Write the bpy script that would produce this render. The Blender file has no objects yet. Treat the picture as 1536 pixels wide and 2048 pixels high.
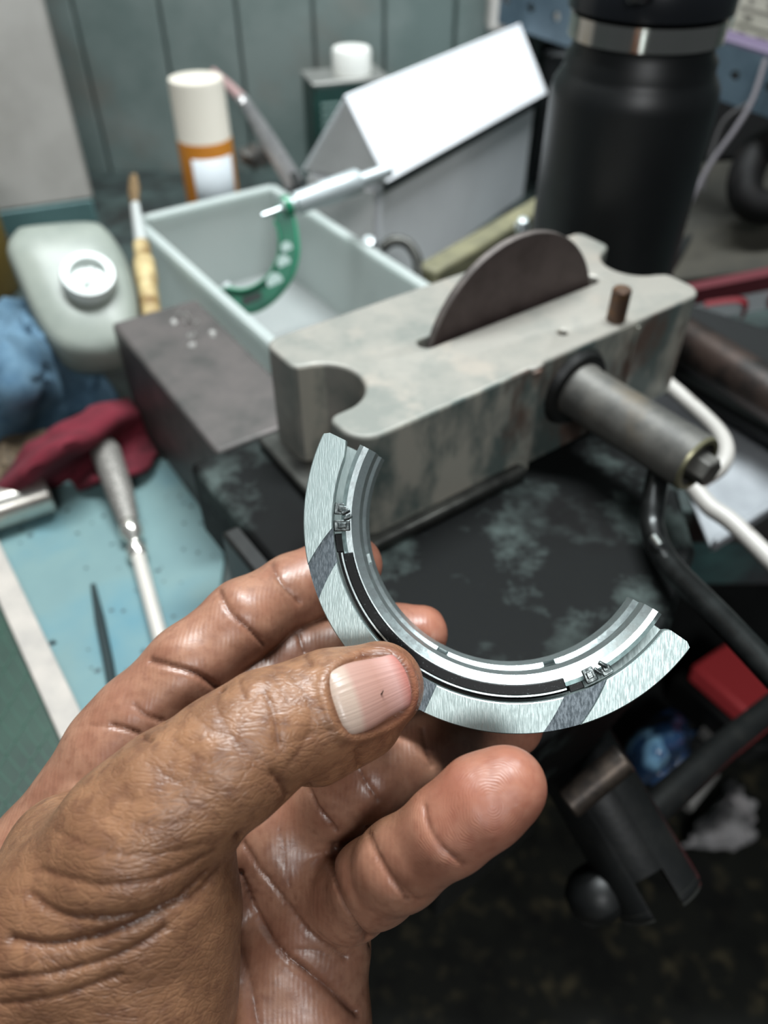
import bpy, bmesh, math, random
import numpy as np
from mathutils import Vector, Matrix, noise as mnoise
random.seed(4)
np.random.seed(4)

# ------------------------------------------------------------ camera, world, lights, exposure
SC = bpy.context.scene
F = 1550.0                      # focal length for a 1536 x 2048 frame
TH = math.radians(43.0)         # camera looks 43 degrees down
CZ = 1.15                       # camera height above the floor
CT, ST = math.cos(TH), math.sin(TH)
cam_d = bpy.data.cameras.new('camera')
cam = bpy.data.objects.new('camera', cam_d)
SC.collection.objects.link(cam)
cam.location = (0, 0, CZ)
cam.rotation_euler = (math.radians(90) - TH, 0, 0)
cam_d.sensor_fit = 'VERTICAL'
cam_d.sensor_height = 36.0
cam_d.lens = F / 2048 * 36.0
cam_d.clip_start = 0.01
cam_d.dof.use_dof = True
cam_d.dof.focus_distance = 0.181
cam_d.dof.aperture_fstop = 10.0
SC.camera = cam
vs = SC.view_settings
SC.display_settings.display_device = 'sRGB'
vs.view_transform = 'Standard'
vs.look = 'None'
vs.gamma = 1.0
vs.use_curve_mapping = False
vs.exposure = 0.0
SC.cycles.use_denoising = True
SC.cycles.max_bounces = 8

world = bpy.data.worlds.new('workshop_ambience')
SC.world = world
world.use_nodes = True
wn = world.node_tree.nodes
wn['Background'].inputs[0].default_value = (0.80, 0.93, 1.0, 1)
wn['Background'].inputs[1].default_value = 0.07

def area_lamp(name, loc, target, sx, sy, watts, color):
    d = bpy.data.lights.new(name, 'AREA')
    d.shape = 'RECTANGLE'
    d.size, d.size_y, d.energy, d.color = sx, sy, watts, color
    o = bpy.data.objects.new(name, d)
    o.location = loc
    o.rotation_euler = (Vector(target) - Vector(loc)).to_track_quat('-Z', 'Y').to_euler()
    SC.collection.objects.link(o)
area_lamp('workshop_lamp', (0.10, -0.85, 1.88), (0.03, 0.25, 0.98), 0.35, 0.25, 7.5, (0.97, 0.99, 1.0))
area_lamp('ceiling_tube_lamp', (0.05, 0.60, 2.35), (0.0, 0.3, 0.9), 1.0, 0.15, 46, (0.92, 0.98, 1.0))

# ------------------------------------------------------------ helpers
def ray(u, v):
    """unit-depth view ray of a photo pixel in world axes"""
    a, b = (u - 768) / F, (1024 - v) / F
    return Vector((a, CT + b * ST, -ST + b * CT))
CAMP = Vector((0, 0, CZ))
def W(u, v, d):
    return CAMP + ray(u, v) * d
def onz(u, v, z):
    """point of the horizontal plane z (relative to the camera height) seen at a pixel"""
    r = ray(u, v)
    return CAMP + r * (z / r.z)
def lin(r, g, b):
    def c(x):
        x /= 255.0
        return x / 12.92 if x <= 0.04045 else ((x + 0.055) / 1.055) ** 2.4
    return (c(r), c(g), c(b), 1.0)

MATS = {}
def mat(name, col, rough=0.5, metal=0.0, col2=None, nscale=40, ndetail=6, nlo=0.4, nhi=0.65, bump=0.0, bscale=300,
        stretch=None, spec=0.5, trans=0.0, coat=0.0, col3=None, n3=15, lo3=0.55, hi3=0.7, rvar=0.0, sss=0.0):
    if name in MATS:
        return MATS[name]
    m = bpy.data.materials.new(name)
    m.use_nodes = True
    nt = m.node_tree
    N, L = nt.nodes, nt.links
    p = N['Principled BSDF']
    p.inputs['Base Color'].default_value = col
    p.inputs['Roughness'].default_value = rough
    p.inputs['Metallic'].default_value = metal
    p.inputs['Specular IOR Level'].default_value = spec
    p.inputs['Transmission Weight'].default_value = trans
    p.inputs['Coat Weight'].default_value = coat
    if sss:
        p.inputs['Subsurface Weight'].default_value = sss
        p.inputs['Subsurface Radius'].default_value = (0.006, 0.005, 0.005)
        p.inputs['Subsurface Scale'].default_value = 1.0
    tc = N.new('ShaderNodeTexCoord')
    src = tc.outputs['Object']
    if stretch:
        mp = N.new('ShaderNodeMapping')
        mp.inputs['Scale'].default_value = stretch[:3]
        if len(stretch) > 3:
            mp.inputs['Rotation'].default_value = stretch[3:]
        L.new(src, mp.inputs['Vector'])
        src = mp.outputs['Vector']
    def layer(base, c2, sc, lo, hi, det):
        n = N.new('ShaderNodeTexNoise')
        n.inputs['Scale'].default_value = sc
        n.inputs['Detail'].default_value = det
        n.inputs['Roughness'].default_value = 0.6
        L.new(src, n.inputs['Vector'])
        r = N.new('ShaderNodeMapRange')
        r.inputs['From Min'].default_value = lo
        r.inputs['From Max'].default_value = hi
        L.new(n.outputs['Fac'], r.inputs['Value'])
        mx = N.new('ShaderNodeMix')
        mx.data_type = 'RGBA'
        L.new(r.outputs['Result'], mx.inputs['Factor'])
        if isinstance(base, tuple):
            mx.inputs[6].default_value = base
        else:
            L.new(base, mx.inputs[6])
        mx.inputs[7].default_value = c2
        return mx.outputs[2], r.outputs['Result']
    out = col
    if col2:
        out, fac = layer(out, col2, nscale, nlo, nhi, ndetail)
        if rvar:
            ad = N.new('ShaderNodeMath')
            ad.operation = 'MULTIPLY_ADD'
            L.new(fac, ad.inputs[0])
            ad.inputs[1].default_value = rvar
            ad.inputs[2].default_value = rough
            L.new(ad.outputs[0], p.inputs['Roughness'])
    if col3:
        out, _ = layer(out, col3, n3, lo3, hi3, 4)
    if not isinstance(out, tuple):
        L.new(out, p.inputs['Base Color'])
    if bump:
        n = N.new('ShaderNodeTexNoise')
        n.inputs['Scale'].default_value = bscale
        n.inputs['Detail'].default_value = 4
        L.new(src, n.inputs['Vector'])
        b = N.new('ShaderNodeBump')
        b.inputs['Strength'].default_value = bump
        b.inputs['Distance'].default_value = 0.0006
        L.new(n.outputs['Fac'], b.inputs['Height'])
        L.new(b.outputs['Normal'], p.inputs['Normal'])
    MATS[name] = m
    return m

def tag(o, label=None, cat=None, group=None, kind=None):
    if label: o['label'] = label
    if cat: o['category'] = cat
    if group: o['group'] = group
    if kind: o['kind'] = kind
    return o
def thing(name, loc, label, cat, group=None):
    o = bpy.data.objects.new(name, None)
    o.empty_display_size = 0.01
    SC.collection.objects.link(o)
    o.location = loc
    return tag(o, label, cat, group)
def root_loc(o):
    v = Vector((0, 0, 0))
    while o is not None:
        v += o.location
        o = o.parent
    return v
def obj(name, bm, m, parent=None, angle=35, bevel=0.0, origin=None, segs=2):
    """link a bmesh (world coordinates) as one mesh object"""
    org = root_loc(parent) if parent else Vector(origin if origin is not None else (0, 0, 0))
    bmesh.ops.recalc_face_normals(bm, faces=bm.faces)
    ca = math.radians(angle)
    for e in bm.edges:
        if len(e.link_faces) == 2:
            e.smooth = e.calc_face_angle(0) < ca
    for f in bm.faces:
        f.smooth = True
    bmesh.ops.translate(bm, verts=bm.verts, vec=-org)
    me = bpy.data.meshes.new(name)
    bm.to_mesh(me)
    bm.free()
    o = bpy.data.objects.new(name, me)
    SC.collection.objects.link(o)
    if m: me.materials.append(m)
    if parent: o.parent = parent
    else: o.location = org
    if bevel:
        md = o.modifiers.new('edge_rounding', 'BEVEL')
        md.width = bevel
        md.segments = segs
        md.limit_method = 'ANGLE'
        md.angle_limit = math.radians(38)
        md.harden_normals = False
    return o
def B(): return bmesh.new()
def basis(z, x=None):
    z = Vector(z).normalized()
    x = Vector(x) if x is not None else (Vector((1, 0, 0)) if abs(z.x) < 0.9 else Vector((0, 1, 0)))
    y = z.cross(x).normalized()
    x = y.cross(z).normalized()
    return Matrix((x, y, z)).transposed()
def box(bm, c, size, rot=None):
    r = bmesh.ops.create_cube(bm, size=1.0)
    M = Matrix.Translation(Vector(c)) @ ((rot if rot is not None else Matrix.Identity(3)).to_4x4()) @ Matrix.Diagonal((*size, 1))
    bmesh.ops.transform(bm, matrix=M, verts=r['verts'])
    return r['verts']
def lathe(bm, prof, org, rot=None, n=40, cap=(True, True)):
    """revolve (r, h) pairs about the local z of rot at org"""
    R = rot if rot is not None else Matrix.Identity(3)
    org = Vector(org)
    rings = []
    for r, h in prof:
        if r < 1e-6:
            rings.append([bm.verts.new(org + R @ Vector((0, 0, h)))])
        else:
            rings.append([bm.verts.new(org + R @ Vector((r * math.cos(2 * math.pi * i / n), r * math.sin(2 * math.pi * i / n), h))) for i in range(n)])
    for a, b in zip(rings, rings[1:]):
        for i in range(n):
            j = (i + 1) % n
            q = ([a[0]] if len(a) == 1 else [a[i], a[j]]) + ([b[0]] if len(b) == 1 else [b[j], b[i]])
            if len(q) > 2: bm.faces.new(q)
    if cap[0] and len(rings[0]) > 1: bm.faces.new(rings[0][::-1])
    if cap[1] and len(rings[-1]) > 1: bm.faces.new(rings[-1])
def rod(bm, a, b, r1, r2=None, n=24):
    a, b = Vector(a), Vector(b)
    r2 = r1 if r2 is None else r2
    lathe(bm, [(r1, 0), (r2, (b - a).length)], a, basis(b - a), n)
def spline(pts, k=6):
    """Catmull-Rom through points"""
    P = [Vector(p) for p in pts]
    P = [2 * P[0] - P[1]] + P + [2 * P[-1] - P[-2]]
    out = []
    for i in range(1, len(P) - 2):
        for j in range(k):
            t = j / k
            a, b, c, d = P[i - 1:i + 3]
            out.append(0.5 * ((2 * b) + (c - a) * t + (2 * a - 5 * b + 4 * c - d) * t * t + (3 * b - 3 * c + d - a) * t ** 3))
    out.append(P[-2])
    return out
def tube(bm, pts, r, n=14, squash=1.0):
    """pipe along points; r a number or one per point"""
    P = [Vector(p) for p in pts]
    prev = None
    rings = []
    for i, p in enumerate(P):
        t = (P[min(i + 1, len(P) - 1)] - P[max(i - 1, 0)]).normalized()
        if prev is None:
            x = t.orthogonal().normalized()
        else:
            x = (prev - t * prev.dot(t)).normalized()
        prev = x
        y = t.cross(x)
        rr = r[i] if isinstance(r, (list, tuple)) else r
        rings.append([bm.verts.new(p + (x * math.cos(2 * math.pi * k / n) + y * squash * math.sin(2 * math.pi * k / n)) * rr) for k in range(n)])
    for a, b in zip(rings, rings[1:]):
        for k in range(n):
            bm.faces.new((a[k], a[(k + 1) % n], b[(k + 1) % n], b[k]))
    bm.faces.new(rings[0][::-1])
    bm.faces.new(rings[-1])
def prism(bm, poly, z0, z1):
    """extrude a plan polygon (list of (x, y)) between two heights"""
    lo = [bm.verts.new((p[0], p[1], z0)) for p in poly]
    hi = [bm.verts.new((p[0], p[1], z1)) for p in poly]
    n = len(poly)
    bm.faces.new(lo[::-1])
    bm.faces.new(hi)
    for i in range(n):
        j = (i + 1) % n
        bm.faces.new((lo[i], lo[j], hi[j], hi[i]))
def hexa(bm, p):
    """box from 8 corner points: bottom ring then top ring"""
    v = [bm.verts.new(q) for q in p]
    for f in ((3, 2, 1, 0), (4, 5, 6, 7), (0, 1, 5, 4), (1, 2, 6, 5), (2, 3, 7, 6), (3, 0, 4, 7)):
        bm.faces.new([v[i] for i in f])
def slab(bm, quad, thick, nrm=None):
    """thickened quad of four world points"""
    q = [Vector(p) for p in quad]
    n = Vector(nrm) if nrm is not None else (q[1] - q[0]).cross(q[3] - q[0]).normalized()
    hexa(bm, [p - n * thick for p in q] + q)
def cut(o, cutter_bm):
    """boolean difference applied at once"""
    me = bpy.data.meshes.new('cutter')
    bmesh.ops.recalc_face_normals(cutter_bm, faces=cutter_bm.faces)
    bmesh.ops.translate(cutter_bm, verts=cutter_bm.verts, vec=-root_loc(o))
    cutter_bm.to_mesh(me)
    cutter_bm.free()
    c = bpy.data.objects.new('cutter', me)
    SC.collection.objects.link(c)
    c.location = root_loc(o)
    md = o.modifiers.new('cut', 'BOOLEAN')
    md.object = c
    md.solver = 'EXACT'
    bpy.context.view_layer.update()
    dg = bpy.context.evaluated_depsgraph_get()
    new = bpy.data.meshes.new_from_object(o.evaluated_get(dg))
    o.modifiers.remove(md)
    old = o.data
    o.data = new
    new.name = old.name
    bpy.data.meshes.remove(old)
    bpy.data.objects.remove(c)
    bpy.data.meshes.remove(me)
ZB = -0.33     # bench top, relative to the camera
ZI = -0.238    # iron vise top
BZ, IZ = CZ + ZB, CZ + ZI
# ------------------------------------------------------------ setting
M_WALL = mat('teal_grey_painted_sheet', lin(126, 138, 135), .5, 0, lin(100, 116, 113), 9, 5, .4, .65, .1, 60, col3=lin(122, 114, 106), n3=4)
M_CREAM = mat('off_white_painted_panel', lin(196, 192, 186), .6, 0, lin(180, 176, 170), 14)
M_TEALTRIM = mat('teal_skirting', lin(84, 116, 116), .5, 0, lin(64, 92, 92), 20)
M_FLOOR = mat('oil_stained_concrete', lin(46, 47, 41), .55, 0, lin(116, 106, 80), 30, 8, .53, .70, .25, 60, col3=lin(32, 33, 30), n3=12, lo3=.48, hi3=.62)
bm = B(); box(bm, (0, .5, -.02), (6, 6, .04))
tag(obj('floor', bm, M_FLOOR), kind='structure')
wall = bpy.data.objects.new('wall_back', None); SC.collection.objects.link(wall); wall.location = (0, .96, 0); tag(wall, kind='structure')
bm = B(); box(bm, (0, .975, 1.25), (3.6, .02, 2.5)); obj('backing', bm, M_WALL, wall)
xs = [-1.0, -.62, -.43, -.325, -.235, -.155, -.075, .0, .075, .16, .26, .40, .6, 1.0]
for a, b in zip(xs, xs[1:]):
    bm = B(); box(bm, ((a + b) / 2, .955 + random.uniform(-.001, .001), 1.25), (b - a - .0016, .012, 2.4))
    obj('panel', bm, M_WALL, wall, bevel=.0025)
# pale pillar panel on the left with its teal skirting, turned a little
pl = bpy.data.objects.new('wall_left', None); SC.collection.objects.link(pl); pl.location = (-.30, .80, BZ); tag(pl, kind='structure')
Rz = Matrix.Rotation(math.radians(22), 3, 'Z')
bm = B()
c = Vector((-.297, .80, 0)); ex = Rz @ Vector((1, 0, 0)); ey = Rz @ Vector((0, 1, 0))
box(bm, c - ex * .30 + ey * .03 + Vector((0, 0, CZ - .325 + .018 + .7)), (.60, .06, 1.4), Rz)
obj('panel', bm, M_CREAM, pl, bevel=.003)
bm = B(); box(bm, c - ex * .302 + ey * .03 + Vector((0, 0, CZ - .325 - .012)), (.60, .062, .060), Rz)
obj('skirting', bm, M_TEALTRIM, pl, bevel=.002)

# ------------------------------------------------------------ workbench
M_BENCH = mat('worn_green_bench_top', lin(60, 72, 70), .5, .1, lin(38, 44, 44), 25, 6, .4, .6, .15, 120, col3=lin(30, 28, 26), n3=12)
M_BENCHT = mat('teal_bench_paint', lin(66, 108, 106), .5, 0, lin(42, 70, 72), 22)
bench = thing('workbench', (0, .6, 0), 'teal painted workbench with a grimy top carrying all the tools', 'workbench')
bm = B()
prism(bm, [(-.95, .12), (-.045, .12), (-.045, .355), (.95, .355), (.95, .945), (-.95, .945)], BZ - .03, BZ)
obj('bench_top', bm, M_BENCH, bench, bevel=.002)
bm = B(); box(bm, (.44, .372, BZ - .055), (1.02, .016, .05)); obj('front_rail', bm, M_BENCHT, bench, bevel=.002)
bm = B(); box(bm, (-.475, .135, BZ - .055), (.85, .016, .05)); obj('front_rail', bm, M_BENCHT, bench, bevel=.002)
for x, y in ((-.90, .17), (-.09, .17), (.90, .38), (-.90, .90), (.90, .90)):
    bm = B(); box(bm, (x, y, (BZ - .03) / 2), (.06, .05, BZ - .03)); obj('leg', bm, M_BENCHT, bench, bevel=.003)

bm = B(); box(bm, (.42, .64, CZ - .635), (1.0, .56, .025)); obj('lower_shelf', bm, mat('dark_shelf', lin(34, 36, 36), .6, 0, lin(24, 25, 25), 20), bench, bevel=.002)

# ------------------------------------------------------------ iron vise that carries the fixture
e1 = Vector((.812, .583, 0)).normalized(); e2 = Vector((e1.y, -e1.x, 0))
OB = Vector((-.0154, .238, 0))
def st(s, t, z=0): return OB + e1 * s + e2 * t + Vector((0, 0, z))
M_IRON = mat('oily_black_cast_iron', lin(13, 15, 15), .62, .0, lin(92, 104, 101), 30, 10, .50, .74, .12, 500, spec=.12, col3=lin(10, 10, 10), n3=14, lo3=.46, hi3=.60, rvar=.15)
M_IROND = mat('dark_iron', lin(22, 23, 23), .45, .3, lin(34, 34, 32), 60, 5, .45, .7, .2, 300)
M_WORN = mat('worn_grey_steel', lin(92, 92, 88), .4, .8, lin(62, 62, 60), 70, 6, .4, .65, .15, 400)
vise = thing('bench_vise', st(.05, .02, BZ), 'black oily cast iron bench vise bolted under the metal fixture', 'vise')
bm = B()
poly = [(-.034, -.088), (.205, -.088), (.205, -.020), (.166, .040), (.140, .066), (.118, .092), (.075, .113), (.03, .120), (-.022, .120), (-.034, .10)]
prism(bm, [st(*p)[:2] for p in poly], IZ - .045, IZ)
obj('anvil_top', bm, M_IRON, vise, bevel=.003)
bm = B()
prism(bm, [st(*p)[:2] for p in [(-.02, -.01), (.10, -.01), (.09, .05), (.07, .085), (-.01, .09)]], IZ - .22, IZ - .044)
obj('body', bm, M_IROND, vise, bevel=.004)
bm = B(); prism(bm, [st(*p)[:2] for p in [(.13, -.085), (.2, -.085), (.2, -.066), (.13, -.066)]], BZ, IZ - .044); obj('mount', bm, M_IROND, vise)
bm = B(); box(bm, st(-.036, .035, IZ - .026), (.012, .15, .045), basis((0, 0, 1), e1)); obj('side_lip', bm, M_IROND, vise, bevel=.002)
# screw hub, its split nut and the lever
hub0, hub1 = W(1190, 1575, .330), W(1322, 1800, .318)
ax = (hub1 - hub0).normalized()
bm = B()
rod(bm, hub0 - ax * .05, hub1, .0185, .0185, 40)
o = obj('screw_hub', bm, M_IROND, vise, bevel=.0018)
bm2 = B(); box(bm2, hub1, (.060, .0125, .030), basis(ax, ray(1250, 1750)))
cut(o, bm2)
bm = B(); lathe(bm, [(.0186, -.004), (.0176, .0006), (.0150, .0008), (.0150, -.004)], hub1, basis(ax), 40, (False, False)); o2 = obj('worn_rim', bm, M_WORN, vise)
bm2 = B(); box(bm2, hub1, (.060, .0125, .030), basis(ax, ray(1250, 1750))); cut(o2, bm2)
bm = B(); a, b = W(1135, 1610, .300), W(1250, 1515, .300); rod(bm, a, b, .006, .006, 20); obj('screw_pin', bm, mat('browned_pin_steel', lin(84, 74, 66), .45, .7, lin(50, 46, 44), 120), vise, bevel=.001)
bm = B(); a, b = W(1165, 1735, .325), W(1212, 1815, .322); lathe(bm, [(0, 0), (.008, .001), (.0125, .006), (.0135, .012), (.0120, .0185), (.010, .0200), (0, .0202)], a, basis(b - a), 30); obj('knob', bm, M_IROND, vise, bevel=.003)
bm = B(); tube(bm, [W(1225, 1690, .34), W(1340, 1590, .36), W(1440, 1500, .40), W(1570, 1395, .45)], .0075, 16); obj('lever', bm, M_IROND, vise)

# ------------------------------------------------------------ cast aluminium fixture
M_ALU = mat('weathered_cast_aluminium', lin(152, 148, 140), .46, .25, lin(122, 124, 118), 26, 7, .42, .62, .22, 420, col3=lin(160, 152, 142), n3=34, lo3=.56, hi3=.68, rvar=.1)
M_ALUD = mat('stained_cast_aluminium', lin(178, 174, 162), .36, .25, lin(98, 110, 106), 40, 4, .40, .58, .2, 420, stretch=(1, 1, .5), col3=lin(104, 84, 74), n3=30, lo3=.55, hi3=.66, rvar=.1)
fix = thing('clamping_fixture', st(.10, -.03, IZ), 'grey cast aluminium fixture block with notched ends and a half disc on top', 'fixture')
TOPZ = CZ - .18
def arc(cx, cy, r, a0, a1, n=16):
    return [(cx + r * math.cos(math.radians(a0 + (a1 - a0) * i / n)), cy + r * math.sin(math.radians(a0 + (a1 - a0) * i / n))) for i in range(n + 1)]
# plan outline in (s, t); t grows towards the front
plan = []
plan += arc(.0115, -.0020, .0115, 90, 180, 10)
plan += arc(.0045, -.0075, .0045, 180, 270, 6)
plan += arc(.0085, -.0305, .0185, 80, -80, 22)
plan += arc(.0120, -.0535, .0045, 100, 180, 6)
plan += arc(.0145, -.0700, .0070, 180, 270, 8)
plan += arc(.2030, -.0720, .0050, -90, 0, 8)
plan += arc(.2035, -.0580, .0045, 0, 75, 5)
plan += arc(.2060, -.0350, .0175, 255, 105, 22)
plan += arc(.2020, -.0120, .0050, -75, 0, 5)
plan += arc(.1975, -.0010, .0095, 0, 88, 10)
plan += [(.098, .0086), (.0965, .0098), (.0945, .0104), (.0905, .0104), (.089, .0094)]
bm = B(); prism(bm, [st(*p)[:2] for p in plan], IZ + .0005, TOPZ)
body = obj('body', bm, M_ALU, fix, angle=40)
# slot for the disc
bm = B()
cs = [st(s, t, 0) for s, t in arc(.0665, -.0335, .0042, 90, 270, 8) + arc(.1705, -.0335, .0042, -90, 90, 8)]
prism(bm, [p[:2] for p in cs], TOPZ - .030, TOPZ + .02)
cut(body, bm)
bm = B(); lathe(bm, [(.0022, 0), (.0022, .02)], st(.122, -.0045, TOPZ - .01), None, 16); cut(body, bm)
body.data.materials.clear(); body.data.materials.append(M_ALU)
md = body.modifiers.new('edge_rounding', 'BEVEL'); md.width = .0016; md.segments = 3; md.limit_method = 'ANGLE'; md.angle_limit = math.radians(40)
# the front of the casting is stained
body.data.materials.append(M_ALUD)
for f in body.data.polygons:
    if f.normal.dot(e2) > .75: f.material_index = 1
bm = B()
prism(bm, [st(*p)[:2] for p in [(-.0005, -.079), (-.0030, .002), (.004, .0152), (.090, .0160), (.092, .0095), (.03, .004), (.02, -.078)]], IZ + .0005, IZ + .0062)
obj('foot_flange', bm, M_WORN, fix, bevel=.0015)
bm = B(); rod(bm, st(.0925, .0080, IZ + .001), st(.0925, .0080, TOPZ - .0015), .0042, .0036, 20); obj('rib', bm, M_ALUD, fix, bevel=.0008)
bm = B(); box(bm, st(.158, .0094, (IZ + TOPZ) / 2), (.0012, .0012, TOPZ - IZ - .006), basis((0, 0, 1), e1)); obj('casting_seam', bm, M_ALUD, fix)
# half disc
M_DISC = mat('rust_brown_disc_face', lin(82, 70, 68), .55, .35, lin(66, 54, 52), 60, 6, .4, .65, .25, 900)
M_DISCE = mat('bare_disc_rim', lin(112, 104, 100), .5, .5, lin(84, 78, 76), 90)
DC = st(.1185, -.0335, TOPZ - .0165)
def seg_ring(bm, r0, r1, t0, t1, n=90):
    """circular segment of the disc, cut straight across inside the slot"""
    lim = math.asin(-.0105 / .0522)
    prev = None
    for i in range(n + 1):
        a = lim + (math.pi - 2 * lim) * i / n
        q = []
        for r, t in ((r0, t0), (r1, t0), (r1, t1), (r0, t1)):
            q.append(bm.verts.new(DC + e1 * (r * math.cos(a)) + e2 * t + Vector((0, 0, max(r * math.sin(a), -.0105)))))
        if prev:
            for k in range(4): bm.faces.new((prev[k], prev[(k + 1) % 4], q[(k + 1) % 4], q[k]))
        else: bm.faces.new(q[::-1])
        prev = q
    bm.faces.new(prev)
bm = B(); seg_ring(bm, .0005, .0520, -.0019, .0019)
disc = obj('half_disc', bm, M_DISC, fix)
bm = B(); seg_ring(bm, .0512, .0526, -.0018, .0018); obj('disc_rim', bm, M_DISCE, disc, bevel=.0003)
bm = B(); lathe(bm, [(.0044, -.004), (.0044, .0148), (.0038, .0156), (0, .0156)], st(.150, .0018, TOPZ), None, 24); obj('dowel_pin', bm, mat('rusty_pin', lin(104, 84, 72), .42, .7, lin(128, 92, 60), 200, 4, .5, .7), fix)
M_TUBE = mat('grey_phosphated_steel', lin(98, 96, 91), .55, .3, lin(74, 73, 70), 50, 6, .4, .62, .15, 300, col3=lin(96, 88, 76), n3=30)
tz = CZ - .202
bm = B(); lathe(bm, [(.0190, 0), (.0172, .0030), (.0130, .0032)], st(.1208, .0090, tz), basis(e2), 36); obj('boss', bm, M_IROND, fix)
bm = B(); lathe(bm, [(.0132, 0), (.0132, .002), (.0126, .0032), (.0126, .0655), (.0118, .0665), (.0098, .0665), (.0098, .058), (0, .058)], st(.1208, .0118, tz), basis(e2), 40); tubeo = obj('spindle_sleeve', bm, M_TUBE, fix)
bm = B(); lathe(bm, [(.0126, .0655), (.0118, .0668), (.0098, .0668), (.0098, .0655)], st(.1208, .0118, tz), basis(e2), 40, (False, False)); obj('sleeve_rim', bm, mat('bare_brass_edge', lin(140, 136, 110), .4, .7), tubeo)
bm = B(); lathe(bm, [(.0066, .052), (.0066, .0725), (.0060, .0735), (0, .0735)], st(.1208, .0118, tz), basis(e2), 6); obj('hex_bolt', bm, M_TUBE, fix, angle=20, bevel=.0005)
M_ROD = mat('black_oiled_rod', lin(30, 31, 31), .28, .6, lin(44, 46, 46), 120)
J = [st(.1208, .062, tz - .010), W(1306, 1010, .327), W(1306, 1062, .322), W(1338, 1128, .308), W(1440, 1235, .278), W(1580, 1382, .245)]
bm = B(); tube(bm, spline(J, 8), .0049, 18); obj('crank_handle', bm, M_ROD, fix)
bm = B(); rod(bm, W(1309, 1076, .3120), W(1322, 1094, .3075), .0022, .0020, 14); obj('handle_glint', bm, mat('glint_chrome', lin(230, 232, 232), .12, 1.0), fix)  # bright sliver added as the highlight on the rod's bend
# ------------------------------------------------------------ the hand: one continuous surface grown from a signed distance field
def C3(u, v, d):
    """camera-space point (x right, y up, z depth)"""
    return np.array([(u - 768) / F * d, (1024 - v) / F * d, d])
def cam2world(P):
    P = np.asarray(P, float)
    return np.stack([P[:, 0], P[:, 2] * CT + P[:, 1] * ST, CZ - P[:, 2] * ST + P[:, 1] * CT], 1)
VOX = 0.00056
GX, GY, GZ = (np.arange(a, b, VOX, dtype=np.float32) for a, b in ((-0.150, 0.046), (-0.225, 0.002), (0.134, 0.236)))
SHAPE = (len(GX), len(GY), len(GZ))
FAR = np.float32(0.02)
def smin(a, b, k):
    h = np.clip(0.5 + 0.5 * (b - a) / k, 0, 1)
    return b + (a - b) * h - k * h * (1 - h)
def add_cone(G, a, b, ra, rb, k, flat=None):
    """blend a tapered capsule into the field G, touching only its neighbourhood"""
    m = max(ra, rb) + 0.013
    lo, hi = np.minimum(a, b) - m, np.maximum(a, b) + m
    sl = []
    for ax, g in zip(range(3), (GX, GY, GZ)):
        i0, i1 = np.searchsorted(g, lo[ax]), np.searchsorted(g, hi[ax])
        if i1 <= i0: return
        sl.append(slice(i0, i1))
    X = GX[sl[0]][:, None, None]; Y = GY[sl[1]][None, :, None]; Z = GZ[sl[2]][None, None, :]
    ba = (b - a).astype(np.float32)
    px, py, pz = X - np.float32(a[0]), Y - np.float32(a[1]), Z - np.float32(a[2])
    t = np.clip((px * ba[0] + py * ba[1] + pz * ba[2]) / max(float(ba @ ba), 1e-12), 0, 1)
    dx, dy, dz = px - t * ba[0], py - t * ba[1], pz - t * ba[2]
    d2 = dx * dx + dy * dy + dz * dz
    if flat is not None:
        n, s = flat
        dn = dx * n[0] + dy * n[1] + dz * n[2]
        d2 = d2 + dn * dn * (s * s - 1)
    d = np.sqrt(d2) - (ra + (rb - ra) * t)
    sub = G[tuple(sl)]
    G[tuple(sl)] = np.minimum(smin(sub, d, k), FAR)
def chain(pts, k, G=None, flats=None):
    if G is None: G = np.full(SHAPE, FAR, np.float32)
    for i in range(len(pts) - 1):
        u, v, d, r = pts[i]; u2, v2, d2, r2 = pts[i + 1]
        add_cone(G, C3(u, v, d), C3(u2, v2, d2), r, r2, k, flats)
    return G
palm = np.full(SHAPE, FAR, np.float32)
for pts in (
    [(235, 1500, .201, .0128), (87, 1723, .201, .0142), (-120, 2060, .197, .019), (-190, 2300, .190, .024)],    # index metacarpal
    [(400, 1545, .207, .0130), (230, 1800, .204, .0160), (60, 2080, .198, .0200), (20, 2300, .190, .025)],
    [(560, 1650, .2045, .0130), (380, 1860, .202, .0155), (200, 2120, .196, .0200), (150, 2320, .189, .025)],
    [(650, 1785, .198, .0122), (590, 1900, .1965, .0135), (430, 2120, .192, .0195), (300, 2340, .187, .023)],
    [(665, 1900, .195, .0095), (625, 2060, .192, .0135), (520, 2250, .187, .0190)],                                 # hypothenar
    [(560, 1690, .199, .0110), (640, 1790, .196, .0100)],                                                     # distal palm pad
    [(-190, 2300, .190, .024), (-330, 2700, .190, .028)],
    [(150, 2320, .189, .025), (-100, 2760, .190, .028)],
    [(300, 2340, .187, .023), (120, 2800, .190, .027)],
):
    chain(pts, 0.006, palm)
thumb_pts = [(758, 1373, .1722, .0100), (655, 1412, .1672, .0113), (535, 1462, .1625, .0121), (455, 1523, .1600, .0131),
             (350, 1600, .1590, .0142), (275, 1675, .1590, .0157), (150, 1830, .1630, .0182), (20, 2060, .1690, .0215)]
thenar_pts = [(310, 1750, .1640, .0150), (318, 1830, .1660, .0152), (290, 1990, .1690, .0178), (240, 2180, .1740, .0220), (200, 2330, .180, .024)]
index_pts = [(235, 1500, .201, .0128), (275, 1440, .2015, .0116), (380, 1335, .2035, .0112), (490, 1237, .2085, .0104), (590, 1180, .2185, .0100), (660, 1150, .2215, .0098), (706, 1130, .2225, .0085)]
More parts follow.
